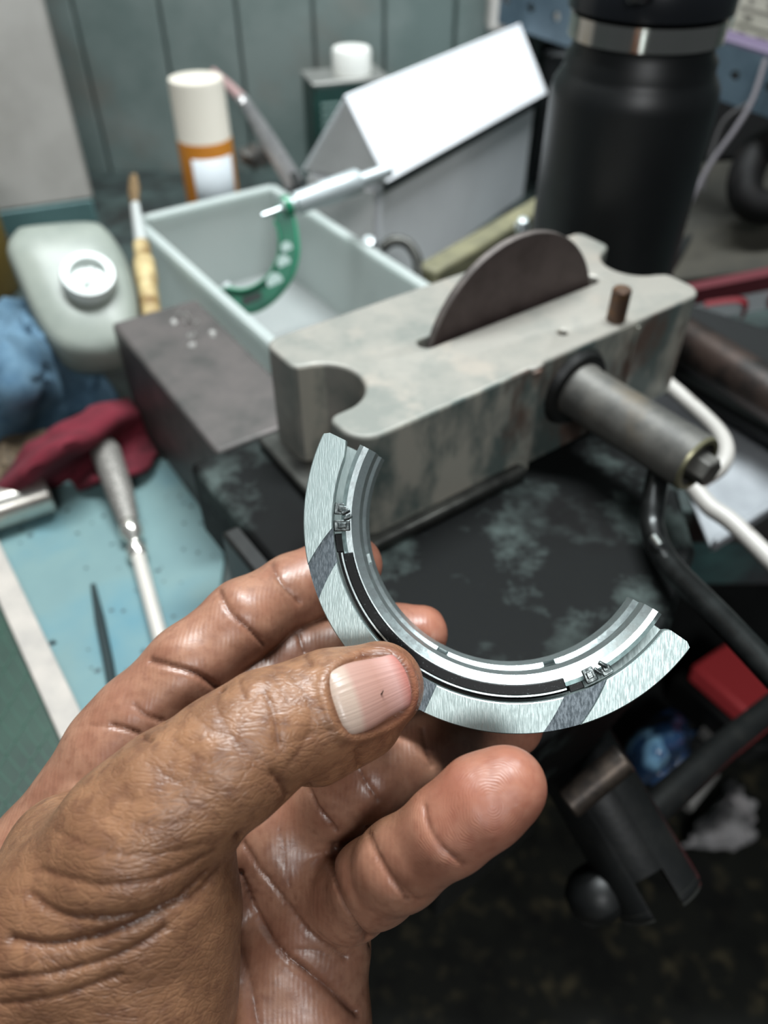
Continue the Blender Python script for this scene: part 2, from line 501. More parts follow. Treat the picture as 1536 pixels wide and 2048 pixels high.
middle_pts = [(400, 1545, .207, .0130), (420, 1470, .207, .0118), (500, 1390, .211, .0112), (592, 1322, .2165, .0104), (715, 1285, .2205, .0097), (790, 1276, .2215, .0094), (838, 1268, .2210, .0082)]
ring_pts = [(560, 1650, .2045, .0130), (640, 1612, .200, .0112), (690, 1582, .194, .0107), (740, 1556, .1915, .0103), (855, 1503, .2000, .0098), (960, 1468, .2105, .0097), (1022, 1450, .2150, .0088)]
little_pts = [(650, 1785, .198, .0122), (700, 1795, .187, .0096), (752, 1762, .176, .0094), (800, 1728, .1675, .0092), (900, 1655, .1590, .0088), (965, 1603, .1570, .0090), (1012, 1574, .1565, .0082)]
fields = []
for pts, k, kp in ((index_pts, .003, .004), (middle_pts, .003, .004), (ring_pts, .003, .0035), (little_pts, .003, .003)):
    fields.append(smin(chain(pts, k), palm, kp))
Gt = chain(thumb_pts, .004)
chain(thenar_pts, .010, Gt)
chain([(628, 1472, .1700, .0108), (715, 1428, .1720, .0104)], .0018, Gt)      # pulp of the thumb
web = [(130, 1700, .178, .0125), (60, 1900, .182, .0150), (40, 2150, .184, .022)]     # flesh between thumb and index metacarpals
chain(web, .010, Gt)
fields.append(smin(Gt, palm, .006))
SDF = fields[0]
for g in fields[1:]:
    SDF = np.minimum(SDF, g)
DT = Gt - np.minimum(np.minimum(fields[0], fields[1]), np.minimum(fields[2], fields[3]))   # < 0 on the thumb side
del fields, palm

def sample(G, P):
    P = np.asarray(P, np.float32)
    f = np.stack([(P[:, 0] - GX[0]) / VOX, (P[:, 1] - GY[0]) / VOX, (P[:, 2] - GZ[0]) / VOX], 1)
    f = np.clip(f, 0, np.array(SHAPE) - 1.001)
    i = f.astype(np.int32); w = f - i
    out = 0
    for a in (0, 1):
        for b in (0, 1):
            for c in (0, 1):
                out = out + G[i[:, 0] + a, i[:, 1] + b, i[:, 2] + c] * ((w[:, 0] if a else 1 - w[:, 0]) * (w[:, 1] if b else 1 - w[:, 1]) * (w[:, 2] if c else 1 - w[:, 2]))
    return out
def grad(P, e=0.0007):
    g = np.stack([sample(SDF, P + e * np.eye(3)[i]) - sample(SDF, P - e * np.eye(3)[i]) for i in range(3)], 1)
    return g / np.maximum(np.linalg.norm(g, axis=1, keepdims=True), 1e-9)
def march(O, D, tmax, step=0.0004, t0=0.0):
    """first entry of rays O + t D into the hand"""
    O, D = np.asarray(O, float), np.asarray(D, float)
    t = np.full(len(O), t0); done = np.zeros(len(O), bool)
    for _ in range(int(tmax / step)):
        s = sample(SDF, O + D * t[:, None])
        done |= s <= 0
        if done.all(): break
        t = np.where(done, t, t + np.maximum(step, s * 0.5))
    return O + D * np.minimum(t, tmax)[:, None], done & (t < tmax)
def on_hand(uv):
    """photo pixels -> points of the hand's near surface"""
    uv = np.asarray(uv, float)
    D = np.stack([(uv[:, 0] - 768) / F, (1024 - uv[:, 1]) / F, np.ones(len(uv))], 1)
    P, ok = march(D * 0.136, D, 0.098)
    return P[ok]

SDF[:2] = SDF[-2:] = VOX * .5; SDF[:, :2] = SDF[:, -2:] = VOX * .5; SDF[:, :, :2] = SDF[:, :, -2:] = VOX * .5
# surface nets
ins = SDF < 0
cell = np.zeros(tuple(s - 1 for s in SHAPE), np.uint8)
for a in (0, 1):
    for b in (0, 1):
        for c in (0, 1):
            cell += ins[a:SHAPE[0] - 1 + a, b:SHAPE[1] - 1 + b, c:SHAPE[2] - 1 + c]
act = np.argwhere((cell > 0) & (cell < 8))
vid = np.full(cell.shape, -1, np.int32)
vid[act[:, 0], act[:, 1], act[:, 2]] = np.arange(len(act))
acc = np.zeros((len(act), 3)); cnt = np.zeros(len(act))
cor = [(0, 0, 0), (1, 0, 0), (0, 1, 0), (1, 1, 0), (0, 0, 1), (1, 0, 1), (0, 1, 1), (1, 1, 1)]
for p, q in ((0, 1), (2, 3), (4, 5), (6, 7), (0, 2), (1, 3), (4, 6), (5, 7), (0, 4), (1, 5), (2, 6), (3, 7)):
    p, q = np.array(cor[p]), np.array(cor[q])
    ia, ib = act + p, act + q
    sa = SDF[ia[:, 0], ia[:, 1], ia[:, 2]]; sb = SDF[ib[:, 0], ib[:, 1], ib[:, 2]]
    x = (sa < 0) != (sb < 0)
    t = np.where(x, sa / np.where(x, sa - sb, 1), 0)
    acc += np.where(x[:, None], p + (q - p) * t[:, None], 0)
    cnt += x
HV = (act + acc / cnt[:, None]) * VOX + np.array([GX[0], GY[0], GZ[0]])
quads = []
for ax in range(3):
    o = [slice(1, s - 1) for s in SHAPE]
    o[ax] = slice(0, SHAPE[ax] - 1)
    s0 = ins[tuple(o)]
    o2 = list(o); o2[ax] = slice(1, SHAPE[ax])
    s1 = ins[tuple(o2)]
    for flip, msk in ((False, s0 & ~s1), (True, ~s0 & s1)):
        e = np.argwhere(msk)
        off = np.array([1, 1, 1]); off[ax] = 0
        e = e + off
        b1 = np.zeros(3, int); b1[(ax + 1) % 3] = 1
        b2 = np.zeros(3, int); b2[(ax + 2) % 3] = 1
        idx = [vid[tuple((e - d).T)] for d in (b1 * 0, b1, b1 + b2, b2)]
        qd = np.stack(idx, 1)
        quads.append(qd[:, ::-1] if flip else qd)
HF = np.concatenate(quads)
HF = HF[(HF >= 0).all(1)]
edges = np.concatenate([HF[:, [0, 1]], HF[:, [1, 2]], HF[:, [2, 3]], HF[:, [3, 0]]])
def relax(V, lam):
    s = np.zeros_like(V)
    for ax in range(3):
        s[:, ax] = np.bincount(edges[:, 0], V[edges[:, 1], ax], len(V)) + np.bincount(edges[:, 1], V[edges[:, 0], ax], len(V))
    n = np.bincount(edges[:, 0], minlength=len(V)) + np.bincount(edges[:, 1], minlength=len(V))
    return V + lam * (s / np.maximum(n, 1)[:, None] - V)
for _ in range(3):
    HV = relax(HV, 0.5)
HN = grad(HV)

# skin folds: pixel polylines dropped onto the surface, then pressed in
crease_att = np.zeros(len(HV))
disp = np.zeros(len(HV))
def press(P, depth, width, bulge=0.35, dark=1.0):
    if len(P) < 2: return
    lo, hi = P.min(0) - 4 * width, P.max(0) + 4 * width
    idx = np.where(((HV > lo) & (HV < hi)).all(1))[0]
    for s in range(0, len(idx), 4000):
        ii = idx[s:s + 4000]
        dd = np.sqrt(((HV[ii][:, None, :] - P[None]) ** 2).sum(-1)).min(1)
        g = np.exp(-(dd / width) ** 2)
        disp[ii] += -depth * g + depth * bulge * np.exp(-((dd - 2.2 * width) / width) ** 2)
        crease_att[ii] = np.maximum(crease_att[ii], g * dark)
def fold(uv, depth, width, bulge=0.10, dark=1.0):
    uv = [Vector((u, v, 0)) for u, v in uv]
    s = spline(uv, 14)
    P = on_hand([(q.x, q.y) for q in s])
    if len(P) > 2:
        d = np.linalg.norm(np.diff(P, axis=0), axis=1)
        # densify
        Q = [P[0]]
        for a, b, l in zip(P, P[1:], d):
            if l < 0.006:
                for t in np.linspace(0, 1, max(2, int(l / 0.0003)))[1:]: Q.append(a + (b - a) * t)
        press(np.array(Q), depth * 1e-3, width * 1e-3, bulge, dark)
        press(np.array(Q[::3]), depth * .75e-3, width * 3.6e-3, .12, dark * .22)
FOLDS = [
    # thumb knuckle
    ([(478, 1362), (490, 1395), (505, 1400), (515, 1385)], .45, .55), ([(530, 1385), (545, 1420), (552, 1455), (558, 1490)], .75, .6),
    ([(435, 1385), (440, 1430), (470, 1480), (515, 1520)], .35, .5), ([(575, 1345), (605, 1380), (622, 1420), (618, 1470)], .28, .5),
    ([(545, 1350), (562, 1375), (575, 1400)], .3, .5), ([(590, 1480), (640, 1465), (690, 1450)], .2, .5),
    ([(555, 1345), (590, 1345), (620, 1365)], .2, .45), ([(575, 1530), (600, 1500), (615, 1470)], .25, .5),
    # underside notch of the thumb
    ([(545, 1548), (562, 1568), (578, 1592)], .9, .8),
    # base of the thumb
    ([(60, 1790), (130, 1830), (250, 1835), (380, 1800), (440, 1740)], 1.0, 1.0), ([(20, 1880), (110, 1890), (230, 1865), (340, 1815), (415, 1750)], 1.5, 1.2),
    ([(0, 1960), (120, 1945), (250, 1905), (330, 1860)], .8, 1.0), ([(80, 1740), (200, 1770), (320, 1755), (430, 1700)], .6, .9),
    ([(0, 2010), (120, 1990), (240, 1950)], .6, .9), ([(110, 1660), (200, 1700), (300, 1710), (400, 1690)], .3, .7),
    ([(240, 1590), (300, 1605), (370, 1600)], .25, .5), ([(200, 1630), (290, 1650), (380, 1640)], .25, .5), ([(300, 1530), (350, 1560), (410, 1570)], .22, .5),
    ([(350, 1480), (390, 1510), (440, 1530)], .22, .5), ([(390, 1430), (420, 1460), (450, 1475)], .2, .45),
    # index finger
    ([(437, 1180), (462, 1225), (500, 1262), (530, 1290)], 1.0, .8), ([(542, 1124), (562, 1165), (598, 1205)], .8, .8),
    ([(300, 1320), (345, 1333), (395, 1350), (440, 1380)], 1.3, 1.0), ([(225, 1450), (262, 1462), (300, 1480)], 1.0, .8), ([(270, 1410), (290, 1430), (330, 1445)], .6, .8),
    ([(180, 1450), (230, 1455)], .3, .5),
    # middle finger
    ([(598, 1270), (606, 1300), (622, 1330)], .7, .7),
    # ring finger
    ([(715, 1500), (722, 1545), (755, 1600)], .8, .7), ([(843, 1455), (850, 1490), (862, 1530)], .7, .7), ([(615, 1570), (632, 1610), (672, 1662)], 1.2, .8),
    # little finger
    ([(733, 1655), (742, 1690), (772, 1745), (815, 1800)], .75, .7), ([(740, 1665), (755, 1705), (790, 1760), (835, 1800)], .5, .55),
    ([(848, 1610), (858, 1655), (890, 1700), (930, 1730)], .65, .65), ([(672, 1690), (662, 1735), (680, 1800), (712, 1855), (745, 1886)], 1.5, .8),
    # palm lines
    ([(476, 1670), (515, 1730), (570, 1800), (625, 1870), (690, 1915)], 1.0, .9), ([(480, 1750), (520, 1840), (570, 1910), (640, 1965), (715, 2025)], 1.7, 1.0),
    ([(480, 1890), (500, 1960), (515, 2046)], .7, .9), ([(560, 1660), (572, 1740), (590, 1800)], .3, .5), ([(580, 1900), (625, 1900), (660, 1912)], .35, .6),
]
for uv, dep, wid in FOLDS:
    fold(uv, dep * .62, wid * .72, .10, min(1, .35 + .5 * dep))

# fingernails: curved plates dropped onto the fingertips
def nail_frame(pts, dorsal, length, back):
    (u, v, d, r), (u2, v2, d2, r2) = pts
    a, b = C3(u, v, d), C3(u2, v2, d2)
    ax = (b - a) / np.linalg.norm(b - a)
    D = np.array(dorsal, float); D[2] *= -1          # given with z towards the viewer
    D -= ax * (D @ ax); D /= np.linalg.norm(D)
    return ax, D, np.cross(ax, D), b + ax * (r2 - back) - ax * length * .5
def make_nail(pts, dorsal, length, width, back):
    ax, D, S, mid = nail_frame(pts, dorsal, length, back)
    rows, cols = 17, 17
    g = np.linspace(-1, 1, rows)
    Y, X = [q.ravel() for q in np.meshgrid(g, g, indexing='ij')]
    xx = X * np.sqrt(1 - 0.22 * Y * Y); yy = Y * np.sqrt(1 - 0.22 * X * X)
    xx = xx * (1 - 0.06 * yy)
    rr = np.maximum(abs(X), abs(Y))
    P = np.zeros((len(xx), 3)); todo = np.ones(len(xx), bool); sc = np.ones(len(xx))
    ang = xx * 0.42
    dirv = D * np.cos(ang)[:, None] + S * np.sin(ang)[:, None]
    for _ in range(6):
        base = mid + ax * (length / 2 * yy * sc)[:, None] + S * (xx * sc * width / 2 - np.sin(ang) * pts[1][3])[:, None]
        Q, ok = march(base + dirv * 0.028, -dirv, 0.0262, 0.0002, 0.014)
        new = todo & ok
        P[new] = Q[new]; todo &= ~ok
        sc = np.where(todo, sc * .86, sc)
        if not todo.any(): break
    P[todo] = mid
    P = P.reshape(rows, cols, 3)
    for _ in range(2):
        Q = P.copy()
        Q[1:-1] = (P[:-2] + P[1:-1] * 2 + P[2:]) / 4
        Q[:, 1:-1] = (Q[:, :-2] + Q[:, 1:-1] * 2 + Q[:, 2:]) / 4
        P = Q
    P = P.reshape(-1, 3)
    lift = np.where(rr > 0.99, -0.0007, 0.00018)
    lift = np.where((yy > 0.75) & (rr > 0.99), 0.0, lift)
    P = P + dirv * lift[:, None]
    # sink the skin under the plate and raise the fold of skin round it
    q = HV - mid
    lx, ly, lz = q @ S / (width / 2), q @ ax / (length / 2), q @ D
    r = (abs(lx) ** 2.7 + abs(ly) ** 2.7) ** (1 / 2.7)
    near = (lz > -.002) & (lz < .02) & (r < 2) & (HN @ D > -.1)
    disp[near] += (-0.00065 * np.clip((1.02 - r) / .08, 0, 1) + 0.00050 * np.exp(-((r - 1.17) / .11) ** 2))[near]
    crease_att[near] = np.maximum(crease_att[near], (.75 * np.exp(-((r - 1.02) / .05) ** 2))[near])
    return P, rows, cols, None, yy
NAILS = []
for pts, dorsal, ln, wd, back in ((thumb_pts[1::-1], (-0.02, 0.17, 0.98), 0.0182, 0.0146, 0.0064),
                                  (index_pts[-2:], (0.30, 0.25, -0.92), 0.0115, 0.0095, 0.0022),
                                  (middle_pts[-2:], (0.10, 0.35, -0.93), 0.0115, 0.0095, 0.0022),
                                  (ring_pts[-2:], (0.20, 0.25, -0.95), 0.0115, 0.0095, 0.0030),
                                  (little_pts[-2:], (0.10, 0.05, -0.99), 0.0095, 0.0080, 0.0030)):
    NAILS.append(make_nail(pts, dorsal, ln, wd, back))

HV = HV + HN * disp[:, None]
HV = relax(HV, 0.25)
thumbside = np.clip(0.5 - sample(DT, HV) / 0.006, 0, 1)
toward = np.clip(-HN[:, 2] * 0.5 + 0.5, 0, 1)
pal = np.clip((toward - 0.35) / 0.35, 0, 1) * (1 - thumbside)
# pad of the thumb and the reddened fingertips
red = np.zeros(len(HV))
for p, r in ((little_pts[-2], .013), (little_pts[-1], .012), (ring_pts[-1], .012), (middle_pts[-1], .012), (index_pts[-1], .012)):
    c = C3(*p[:3])
    red = np.maximum(red, np.exp(-(((HV - c) ** 2).sum(1)) / r ** 2))
rim = np.exp(-((np.sqrt(((HV - C3(800, 1375, .165)) ** 2).sum(1))) / .009) ** 2)
red = np.maximum(red, rim * 0.6)
def skin_material():
    m = bpy.data.materials.new('skin')
    m.use_nodes = True
    nt = m.node_tree; N, L = nt.nodes, nt.links
    p = N['Principled BSDF']
    p.inputs['Roughness'].default_value = 0.42
    p.inputs['Subsurface Weight'].default_value = 0.12
    p.inputs['Subsurface Radius'].default_value = (0.0030, 0.0012, 0.0006)
    p.inputs['Subsurface Scale'].default_value = 1.0
    def att(n):
        a = N.new('ShaderNodeAttribute'); a.attribute_name = n
        return a.outputs['Fac']
    def mix(f, a, b, mode='MIX'):
        x = N.new('ShaderNodeMix'); x.data_type = 'RGBA'; x.blend_type = mode
        for s, v in ((x.inputs['Factor'], f), (x.inputs[6], a), (x.inputs[7], b)):
            if hasattr(v, 'links'): L.new(v, s)
            else: s.default_value = v
        return x.outputs[2]
    def math_(op, a, b=0.0, c=0.0):
        x = N.new('ShaderNodeMath'); x.operation = op
        for s, v in zip(x.inputs, (a, b, c)):
            if hasattr(v, 'links'): L.new(v, s)
            else: s.default_value = v
        return x.outputs[0]
    tc = N.new('ShaderNodeTexCoord'); V = tc.outputs['Object']
    def noise(sc, det=4, vec=V):
        n = N.new('ShaderNodeTexNoise'); n.inputs['Scale'].default_value = sc; n.inputs['Detail'].default_value = det
        L.new(vec, n.inputs['Vector'])
        return n.outputs['Fac']
    def rng(v, lo, hi):
        r = N.new('ShaderNodeMapRange'); L.new(v, r.inputs['Value'])
        r.inputs['From Min'].default_value = lo; r.inputs['From Max'].default_value = hi
        return r.outputs['Result']
    pal = att('palmar')
    dors = mix(rng(noise(90), .38, .64), lin(124, 88, 64), lin(146, 106, 78))
    dors = mix(rng(noise(320), .45, .80), dors, lin(106, 72, 54))
    palm_c = mix(rng(noise(110), .38, .62), lin(144, 100, 80), lin(158, 116, 94))
    palm_c = mix(rng(noise(420), .45, .85), palm_c, lin(128, 86, 68))
    col = mix(pal, dors, palm_c)
    col = mix(math_('MULTIPLY', att('red'), 0.65), col, lin(160, 90, 74))
    grime = rng(noise(150, 8), .56, .72)
    col = mix(math_('MULTIPLY', grime, 0.10), col, lin(92, 66, 50))
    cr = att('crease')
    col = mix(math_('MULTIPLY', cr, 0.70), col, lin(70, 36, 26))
    L.new(col, p.inputs['Base Color'])
    # fine relief: wrinkle cells on the back, ridges on the palm side, rings on the fingertip
    mp = N.new('ShaderNodeMapping'); mp.inputs['Scale'].default_value = (0.42, 1.0, 1.0); mp.inputs['Rotation'].default_value = (0.2, 0.75, 0.2)
    L.new(V, mp.inputs['Vector'])
    warp = N.new('ShaderNodeTexNoise'); warp.inputs['Scale'].default_value = 140; L.new(mp.outputs['Vector'], warp.inputs['Vector'])
    wv = N.new('ShaderNodeVectorMath'); wv.operation = 'MULTIPLY_ADD'; L.new(warp.outputs['Color'], wv.inputs[0]); wv.inputs[1].default_value = (0.006,) * 3; L.new(mp.outputs['Vector'], wv.inputs[2])
    vor = N.new('ShaderNodeTexVoronoi'); vor.feature = 'DISTANCE_TO_EDGE'; vor.inputs['Scale'].default_value = 1250; L.new(wv.outputs[0], vor.inputs['Vector'])
    cells = rng(vor.outputs['Distance'], 0.0, 0.22)
    vor2 = N.new('ShaderNodeTexVoronoi'); vor2.feature = 'DISTANCE_TO_EDGE'; vor2.inputs['Scale'].default_value = 560; L.new(wv.outputs[0], vor2.inputs['Vector'])
    cells2 = rng(vor2.outputs['Distance'], 0.0, 0.16)
    dh = math_('ADD', math_('MULTIPLY', cells, 0.45), math_('MULTIPLY', cells2, 0.8))
    def rings(center, per, wob):
        d = N.new('ShaderNodeVectorMath'); d.operation = 'DISTANCE'; L.new(V, d.inputs[0]); d.inputs[1].default_value = center
        w = math_('MULTIPLY_ADD', noise(160, 2), wob, d.outputs['Value'])
        return math_('SINE', math_('MULTIPLY', w, 2 * math.pi / per)), d.outputs['Value']
    r1, d1 = rings(tuple(cam2world([C3(985, 1610, .148)])[0]), 0.00052, 0.004)
    wb = N.new('ShaderNodeTexWave'); wb.inputs['Scale'].default_value = 260; wb.inputs['Distortion'].default_value = 7; wb.inputs['Detail'].default_value = 1.5; wb.inputs['Detail Scale'].default_value = 0.35
    L.new(V, wb.inputs['Vector'])
    near = rng(d1, 0.024, 0.018)
    ph = mix(near, wb.outputs['Fac'], r1)
    h = mix(pal, dh, math_('MULTIPLY', ph, 0.22))
    h2 = math_('ADD', h, math_('MULTIPLY', noise(1300, 3), 0.35))
    b = N.new('ShaderNodeBump'); b.inputs['Strength'].default_value = 0.5; b.inputs['Distance'].default_value = 0.00016
    L.new(h2, b.inputs['Height']); L.new(b.outputs['Normal'], p.inputs['Normal'])
    L.new(math_('MULTIPLY_ADD', noise(500, 3), 0.30, 0.24), p.inputs['Roughness'])
    return m
def mesh_from(name, V, Fc, m, parent=None, origin=(0, 0, 0)):
    me = bpy.data.meshes.new(name)
    V = np.asarray(V) - np.asarray(origin)
    me.vertices.add(len(V)); me.vertices.foreach_set('co', V.astype(np.float32).ravel())
    Fc = np.asarray(Fc, np.int32); n, k = Fc.shape
    me.loops.add(n * k); me.loops.foreach_set('vertex_index', Fc.ravel())
    me.polygons.add(n)
    me.polygons.foreach_set('loop_start', np.arange(0, n * k, k, dtype=np.int32))
    me.update(calc_edges=True); me.validate()
    me.polygons.foreach_set('use_smooth', np.ones(len(me.polygons), bool))
    me.materials.append(m)
    o = bpy.data.objects.new(name, me); SC.collection.objects.link(o)
    if parent: o.parent = parent
    else: o.location = origin
    return o
H_ORG = Vector(cam2world([C3(150, 2300, .188)])[0])
hand = mesh_from('hand', cam2world(HV), HF[:, ::-1], skin_material(), None, H_ORG)
# the material uses object coordinates, so shift the ring centre with the origin
for nd in hand.data.materials[0].node_tree.nodes:
    if nd.type == 'VECT_MATH' and nd.operation == 'DISTANCE':
        nd.inputs[1].default_value = Vector(nd.inputs[1].default_value) - H_ORG
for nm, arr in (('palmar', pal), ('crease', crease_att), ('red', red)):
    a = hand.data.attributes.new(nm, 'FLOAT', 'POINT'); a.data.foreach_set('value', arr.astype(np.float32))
tag(hand, 'bare brown hand pinching the shiny half-ring bearing between thumb and fingers', 'hand')
def nail_material():
    m = bpy.data.materials.new('nail'); m.use_nodes = True
    nt = m.node_tree; N, L = nt.nodes, nt.links
    p = N['Principled BSDF']; p.inputs['Roughness'].default_value = 0.28
    p.inputs['Subsurface Weight'].default_value = 0.1; p.inputs['Subsurface Radius'].default_value = (.002, .001, .001)
    a = N.new('ShaderNodeAttribute'); a.attribute_name = 'along'
    r = N.new('ShaderNodeValToRGB')
    e = r.color_ramp.elements
    e[0].position = 0.0; e[0].color = lin(176, 156, 142)
    e[1].position = 0.24; e[1].color = lin(176, 154, 140)
    for pos, c in ((0.32, lin(170, 134, 122)), (0.6, lin(166, 126, 114)), (0.82, lin(182, 142, 134)), (0.95, lin(172, 112, 102))):
        x = e.new(pos); x.color = c
    L.new(a.outputs['Fac'], r.inputs['Fac']); L.new(r.outputs['Color'], p.inputs['Base Color'])
    a2 = N.new('ShaderNodeAttribute'); a2.attribute_name = 'across'
    n = N.new('ShaderNodeTexNoise'); n.noise_dimensions = '1D'; n.inputs['Scale'].default_value = 22; n.inputs['Detail'].default_value = 3
    L.new(a2.outputs['Fac'], n.inputs['W'])
    b = N.new('ShaderNodeBump'); b.inputs['Strength'].default_value = 0.35; b.inputs['Distance'].default_value = 0.0003
    L.new(n.outputs['Fac'], b.inputs['Height']); L.new(b.outputs['Normal'], p.inputs['Normal'])
    return m
NM = nail_material()
for k, (P, rows, cols, edge, yy) in enumerate(NAILS):
    fc = [(i * cols + j, i * cols + j + 1, (i + 1) * cols + j + 1, (i + 1) * cols + j) for i in range(rows - 1) for j in range(cols - 1)]
    o = mesh_from('fingernail', cam2world(P) - np.array(H_ORG), fc, NM, hand)
    o.data.attributes.new('along', 'FLOAT', 'POINT').data.foreach_set('value', (yy * .5 + .5).astype(np.float32))
    o.data.attributes.new('across', 'FLOAT', 'POINT').data.foreach_set('value', np.tile(np.linspace(0, 1, cols), rows).astype(np.float32))
    md = o.modifiers.new('thickness', 'SOLIDIFY'); md.thickness = 0.00035; md.offset = -1
    sb = o.modifiers.new('smooth', 'SUBSURF'); sb.levels = 1; sb.render_levels = 1
    if k == 0: tag(o, 'pale thumbnail with a white half-moon and a small chip')
# chip of dried paint on the thumbnail
bm = B()
q = on_hand([(763, 1388)])[0]
w = Vector(cam2world([q * (1 - .0006 / q[2])])[0])
tube(bm, [w + Vector((-.0006, 0, -.0012)), w, w + Vector((.0004, 0, .0013))], [.00008, .00028, .00012], 8, 0.5)
obj('nail_chip', bm, mat('nail_chip', lin(60, 46, 34), .6), hand)
# ------------------------------------------------------------ the half-ring bearing
rc = np.array([0.0301, -0.0022, 0.1832])
rn = np.array([-0.1067, 0.0247, 1.0]); rn /= np.linalg.norm(rn)
re1 = np.array([1., 0, 0]) - rn * rn[0]; re1 /= np.linalg.norm(re1)
re2 = np.cross(rn, re1)
def cv(v): return Vector((v[0], -v[2] * CT + v[1] * ST, v[2] * ST + v[1] * CT))     # camera-space direction (z to viewer) to world
RC = Vector(cam2world([rc])[0])
RM = Matrix((cv(re1), cv(re2), cv(rn))).transposed()
def rp(r, deg, h):
    a = math.radians(deg)
    return RC + RM @ Vector((r * math.cos(a), r * math.sin(a), -h))
def steel(name, c1, c2, rough, scale, stretch, bump, metal=0.9):
    return mat(name, c1, rough, metal, c2, scale, 6, .42, .6, bump, scale * 1.2, stretch, rvar=.12)
M_FACE = steel('brushed_washer_metal', lin(186, 200, 198), lin(170, 185, 183), .42, 3200, (1.0, .12, .12, 0, 0.5, 0), .12)
M_SHELL = steel('polished_shell_metal', lin(214, 224, 224), lin(190, 202, 202), .30, 500, None, .08)
M_LUG = steel('dark_pressed_lug', lin(132, 138, 137), lin(70, 76, 76), .34, 700, None, .2)
bearing = thing('bearing_half', rp(0.046, 260, .012), 'shiny half-ring flanged metal bearing held up in the fingers', 'bearing')
A0, A1 = 153.6, 325.2
GROOVES = ((197.2, 187.5, 5.15, 5.65), (238.0, 238.0, 7.6, 7.6), (283.3, 293.4, 5.2, 7.25))
def washer(h0, th, ri, ro, a0, a1, grooves, chamf):
    """arc-shaped thrust washer; columns follow the skewed edges of the oil grooves"""
    bm = B()
    cols = []            # (inner angle, outer angle, depth)
    ci, co = a0, a0
    def run(i1, o1, dep):
        n = max(2, int(abs(i1 - ci) / .6))
        for k in range(n + 1):
            t = k / n
            cols.append((ci + (i1 - ci) * t, co + (o1 - co) * t, dep))
    for go, gi, wo, wi in grooves:
        run(gi - wi, go - wo, 0.0); ci, co = gi - wi + .12, go - wo + .12
        run(gi + wi - .12, go + wo - .12, 0.00075); ci, co = gi + wi, go + wo
    run(a1, a1, 0.0)
    nr = 9
    ts = [0, .03, .10, .2, .4, .6, .8, .97, 1]
    def shift(t, r):
        e = min((1 - t) * (ro - ri), .0016)
        return math.degrees((.0016 - math.sqrt(max(.0016 ** 2 - (.0016 - e) ** 2, 0))) / r)
    V = {}
    last = len(cols) - 1
    for i, (ai, ao, dep) in enumerate(cols):
        for j, t in enumerate(ts):
            r = ri + (ro - ri) * t
            ang = ai + (ao - ai) * t
            lo = a0 + shift(t, r) + chamf * max(0, 1 - t / .16)
            hi = a1 - shift(t, r) - chamf * .25 * max(0, 1 - t / .16)
            ang = min(max(ang, lo + .004 * i), hi - .004 * (last - i))
            V[i, j, 0] = bm.verts.new(rp(r, ang, h0 + dep + (.0002 if j in (0, nr - 1) and not dep else 0)))
            V[i, j, 1] = bm.verts.new(rp(r, ang, h0 + th))
    for i in range(last):
        for j in range(nr - 1):
            f = bm.faces.new([V[i, j, 0], V[i + 1, j, 0], V[i + 1, j + 1, 0], V[i, j + 1, 0]])
            if cols[i][2] and cols[i + 1][2]: f.material_index = 1
            bm.faces.new([V[i, j, 1], V[i, j + 1, 1], V[i + 1, j + 1, 1], V[i + 1, j, 1]])
        for j in (0, nr - 1):
            bm.faces.new([V[i, j, 0], V[i, j, 1], V[i + 1, j, 1], V[i + 1, j, 0]])
    for i in (0, last):
        for j in range(nr - 1):
            bm.faces.new([V[i, j, 0], V[i, j + 1, 0], V[i, j + 1, 1], V[i, j, 1]])
    return bm
M_GROOVE = steel('oil_groove_metal', lin(112, 120, 125), lin(88, 96, 101), .45, 2200, (1, .3, .3), .12)
o = obj('thrust_washer', washer(0, .0026, .0428, .0500, A0, A1, GROOVES, 6.0), M_FACE, bearing, angle=28)
o.data.materials.append(M_GROOVE)
obj('thrust_washer', washer(.0222, .0026, .0405, .0500, A0 + .5, A1 - .5, (), 1.0), M_FACE, bearing, angle=28)
# the shell: a swept profile with an oil groove round the bore and three oil holes
prof = [(.0410, .0022), (.0398, .0012), (.0384, .0012), (.0375, .0022), (.0367, .0030), (.0367, .0088), (.0369, .0090), (.0380, .0096), (.0380, .0150), (.0369, .0156),
        (.0367, .0158), (.0367, .0228), (.0372, .0240), (.0400, .0240), (.0404, .0215), (.0404, .0050)]
HOLES = (194.9, 243.0, 285.8)
bm = B()
nt = 300
grid = []
for i in range(nt + 1):
    ang = 152.6 + (328.0 - 152.6) * i / nt
    row = []
    for k, (r, h) in enumerate(prof):
        for hc in HOLES:
            if k in (6, 7, 8, 9) and abs(ang - hc) < 2.0:
                h = .0123 + (h - .0123) * (1.35)
                r += 0.0012 if k in (7, 8) else 0
        row.append(bm.verts.new(rp(r, ang, h)))
    grid.append(row)
K = len(prof)
for a, b in zip(grid, grid[1:]):
    for k in range(K):
        bm.faces.new((a[k], b[k], b[(k + 1) % K], a[(k + 1) % K]))
bm.faces.new(grid[0]); bm.faces.new(grid[-1][::-1])
obj('shell', bm, M_SHELL, bearing, angle=22)
M_HOLE = mat('oil_hole_rim_metal', lin(120, 128, 126), .35, .8)  # plain mid-grey metal for the rims of the oil holes
for hc in HOLES:
    bm = B()
    p0, p1 = rp(.0368, hc, .0123), rp(.0402, hc, .0123)
    lathe(bm, [(.0026, .0016), (.0026, .0006), (.0018, .0006), (.0018, .0016)], p0, basis(p1 - p0), 20, (False, False))
    obj('oil_hole_rim', bm, M_HOLE, bearing)
